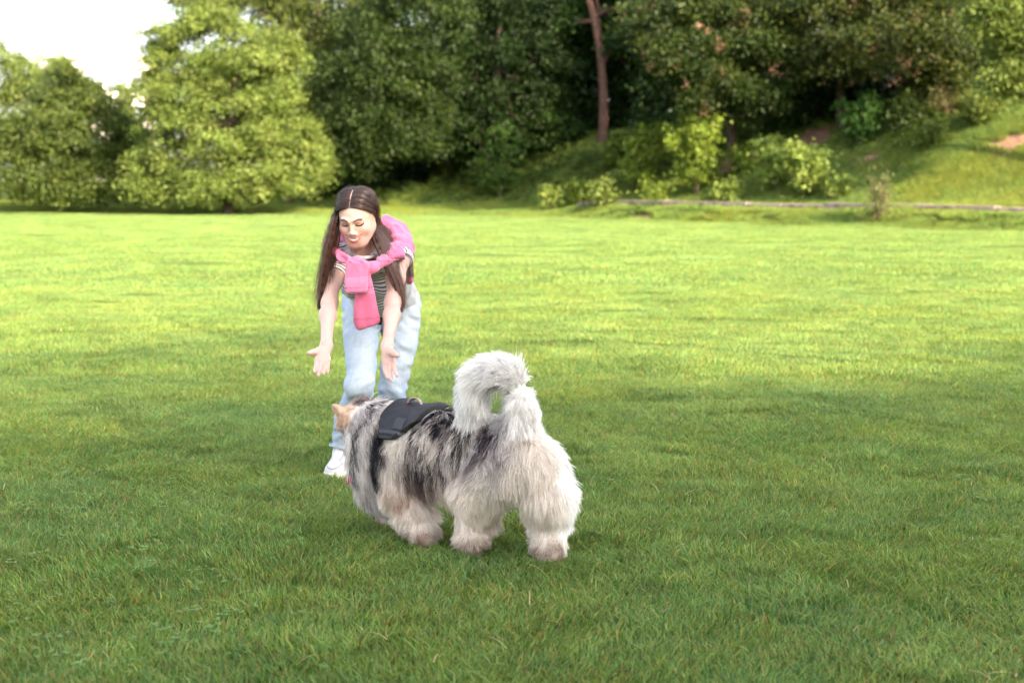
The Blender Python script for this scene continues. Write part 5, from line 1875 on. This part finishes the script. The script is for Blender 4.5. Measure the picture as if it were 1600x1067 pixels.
    L = np.where((reg == 1) & (z < .3), 0.085, L)
    L = np.where((hzn > -.05), np.minimum(L, .050), L)                       # shorter just round the harness
    ab = (s < .60) & (hzn > -.045) & (s > .53)
    L = np.where(ab, .030, L)
    L = L * r.uniform(0.6, 1.2, m) * (1 + 0.25 * vnoise(root, 22, 6))
    lift = np.select([reg == 2, reg == 3, reg == 1, reg == 4], [0.85, 0.36, 0.22, 0.26], 0.17)
    comb = comb - nr * (comb * nr).sum(1, keepdims=True)
    comb /= np.linalg.norm(comb, axis=1)[:, None] + 1e-6
    wave = np.stack([vnoise(root, 14, k) for k in (21, 22, 23)], -1)
    dirn = comb + nr * (lift * r.uniform(.6, 1.4, m))[:, None] + wave * 0.26 + r.normal(0, 0.06, (m, 3))
    fly = r.random(m) < 0.035
    dirn[fly] += r.normal(0, 0.35, (fly.sum(), 3)) + nr[fly] * 0.3
    dirn /= np.linalg.norm(dirn, axis=1)[:, None]
    grav = np.select([reg == 2], [1.25], 0.75)
    n = 8
    P = np.zeros((m, n, 3)); P[:, 0] = root - nr * 0.004
    dcur = dirn.copy(); step = (L / (n - 1))[:, None]
    curl = r.normal(0, 1, (m, 3)) * 0.05
    for k in range(1, n):
        t = k / (n - 1)
        dcur = dcur + np.array((0, 0, -1.0)) * (grav * 0.16 * t)[:, None] + curl
        # never turn into the body
        ins = np.minimum((dcur * nr).sum(1), 0)
        dcur = dcur - nr * (ins * 0.75)[:, None]
        dcur /= np.linalg.norm(dcur, axis=1)[:, None]
        P[:, k] = P[:, k - 1] + dcur * step
    # clumps (locks)
    for cell, amt, nz in ((0.016, 0.50, 0.004), (0.048, 0.22, 0.008)):
        key = np.floor(root / cell + r.uniform(-.35, .35, root.shape)).astype(np.int64)
        hsh = (key[:, 0] * 73856093) ^ (key[:, 1] * 19349663) ^ (key[:, 2] * 83492791)
        _, inv, cnt = np.unique(hsh, return_inverse=True, return_counts=True)
        mean = np.zeros((len(cnt), n, 3))
        for k in range(n):
            for ax in range(3): mean[:, k, ax] = np.bincount(inv, P[:, k, ax], len(cnt)) / cnt
        offn = r.normal(0, nz, (len(cnt), 3))
        tcur = (np.linspace(0, 1, n) ** 1.3)[None, :, None]
        P = P + (mean[inv] - P) * tcur * amt + offn[inv][:, None, :] * tcur
    P[:, :, 2] = np.maximum(P[:, :, 2], 0.004)
    col = dark_fields(root, nr)
    tone = r.uniform(0.82, 1.18, m)[:, None]
    tgr = np.linspace(0, 1, n)[None, :, None]
    C = (col * tone)[:, None, :] * (0.86 + 0.20 * tgr)
    rad = np.broadcast_to(np.interp(np.linspace(0, 1, n), [0, .6, 1], [0.00085, 0.00075, 0.00018]), (m, n))
    co = curves_obj('coat', P - DO, rad, C, fur_m, dog)
    co['kind'] = 'stuff'


build_dog()
dog.location.x -= 0.022; dog.location.y -= 0.085
# ---------------------------------------------------------------- red ball in the grass
bp_ = at(549, 738, 5.98)
me = bpy.data.meshes.new('ball')
bm = bmesh.new(); bmesh.ops.create_uvsphere(bm, u_segments=32, v_segments=18, radius=0.026)
for f_ in bm.faces: f_.smooth = True
bm.to_mesh(me); bm.free()
ball = link('ball', me, simple_mat('red_rubber', (0.28, 0.012, 0.03), 0.5, nscale=40, namp=.2))
ball.location = (bp_[0], 5.98, 0.03)
tag(ball, 'small dark red ball in the grass, half hidden by the dog', 'ball')

# ---------------------------------------------------------------- clover and straw in the near lawn
r = np.random.default_rng(303)
V = []; F = []; c = []
for k in range(420):
    Y = 3.6 + 8.5 * r.random() ** 1.6
    X = r.uniform(-1, 1) * (0.37 * Y)
    if vnoise(np.array([[X, Y, 0.0]]), .8, 44)[0] < -.05: continue
    z = hz(X, Y)
    g = np.array((.13, .24, .045)) * r.uniform(.7, 1.2)
    for q in range(int(r.integers(2, 6))):
        cx, cy_, cz = X + r.normal(0, .025), Y + r.normal(0, .025), z + r.uniform(.028, .048)
        a0 = r.uniform(0, 6.28)
        for l in range(3):
            a = a0 + l * 2.1
            d = np.array((math.cos(a), math.sin(a), .12)); sdv = np.array((-math.sin(a), math.cos(a), 0)); R0 = r.uniform(.007, .011)
            o = len(V); p0 = np.array((cx, cy_, cz))
            V += [p0, p0 + d * R0 * .55 + sdv * R0 * .5, p0 + d * R0 * 1.15 + sdv * R0 * .28, p0 + d * R0 * 1.15 - sdv * R0 * .28, p0 + d * R0 * .55 - sdv * R0 * .5]
            F.append((o, o + 4, o + 3, o + 2, o + 1)); c += [g] * 5
me = mesh_np('clover', np.array(V), np.array(F)); set_col(me, np.array(c))
tag(link('clover', me, lawn_mat), 'small clover leaves scattered through the near lawn', 'clover', kind='stuff')
V = []; F = []; c = []
for k in range(190):
    Y = 3.5 + 9 * r.random() ** 1.5; X = r.uniform(-1, 1) * (0.38 * Y)
    a = r.uniform(0, 6.28); L = r.uniform(.03, .10); z = hz(X, Y) + r.uniform(.015, .035); up = r.uniform(.05, .75)
    d = np.array((math.cos(a), math.sin(a), 0)); sdv = np.array((-math.sin(a), math.cos(a), 0)) * .0015
    g = np.array((.42, .33, .16)) * r.uniform(.6, 1.2) if r.random() < .6 else np.array((.20, .28, .09))
    pts = [np.array((X, Y, z)) + d * L * t * math.cos(up) + np.array((0, 0, 1)) * (L * t * math.sin(up) - L * .35 * t * t) for t in np.linspace(0, 1, 5)]
    o = len(V)
    for p0 in pts: V += [p0 - sdv, p0 + sdv]; c += [g, g]
    for i in range(4): F.append((o + 2 * i, o + 2 * i + 1, o + 2 * i + 3, o + 2 * i + 2))
me = mesh_np('dry_stalks', np.array(V), np.array(F)); set_col(me, np.array(c))
tag(link('dry_stalks', me, lawn_mat), 'thin dry straw coloured stalks lying in the near lawn', 'straw', kind='stuff')
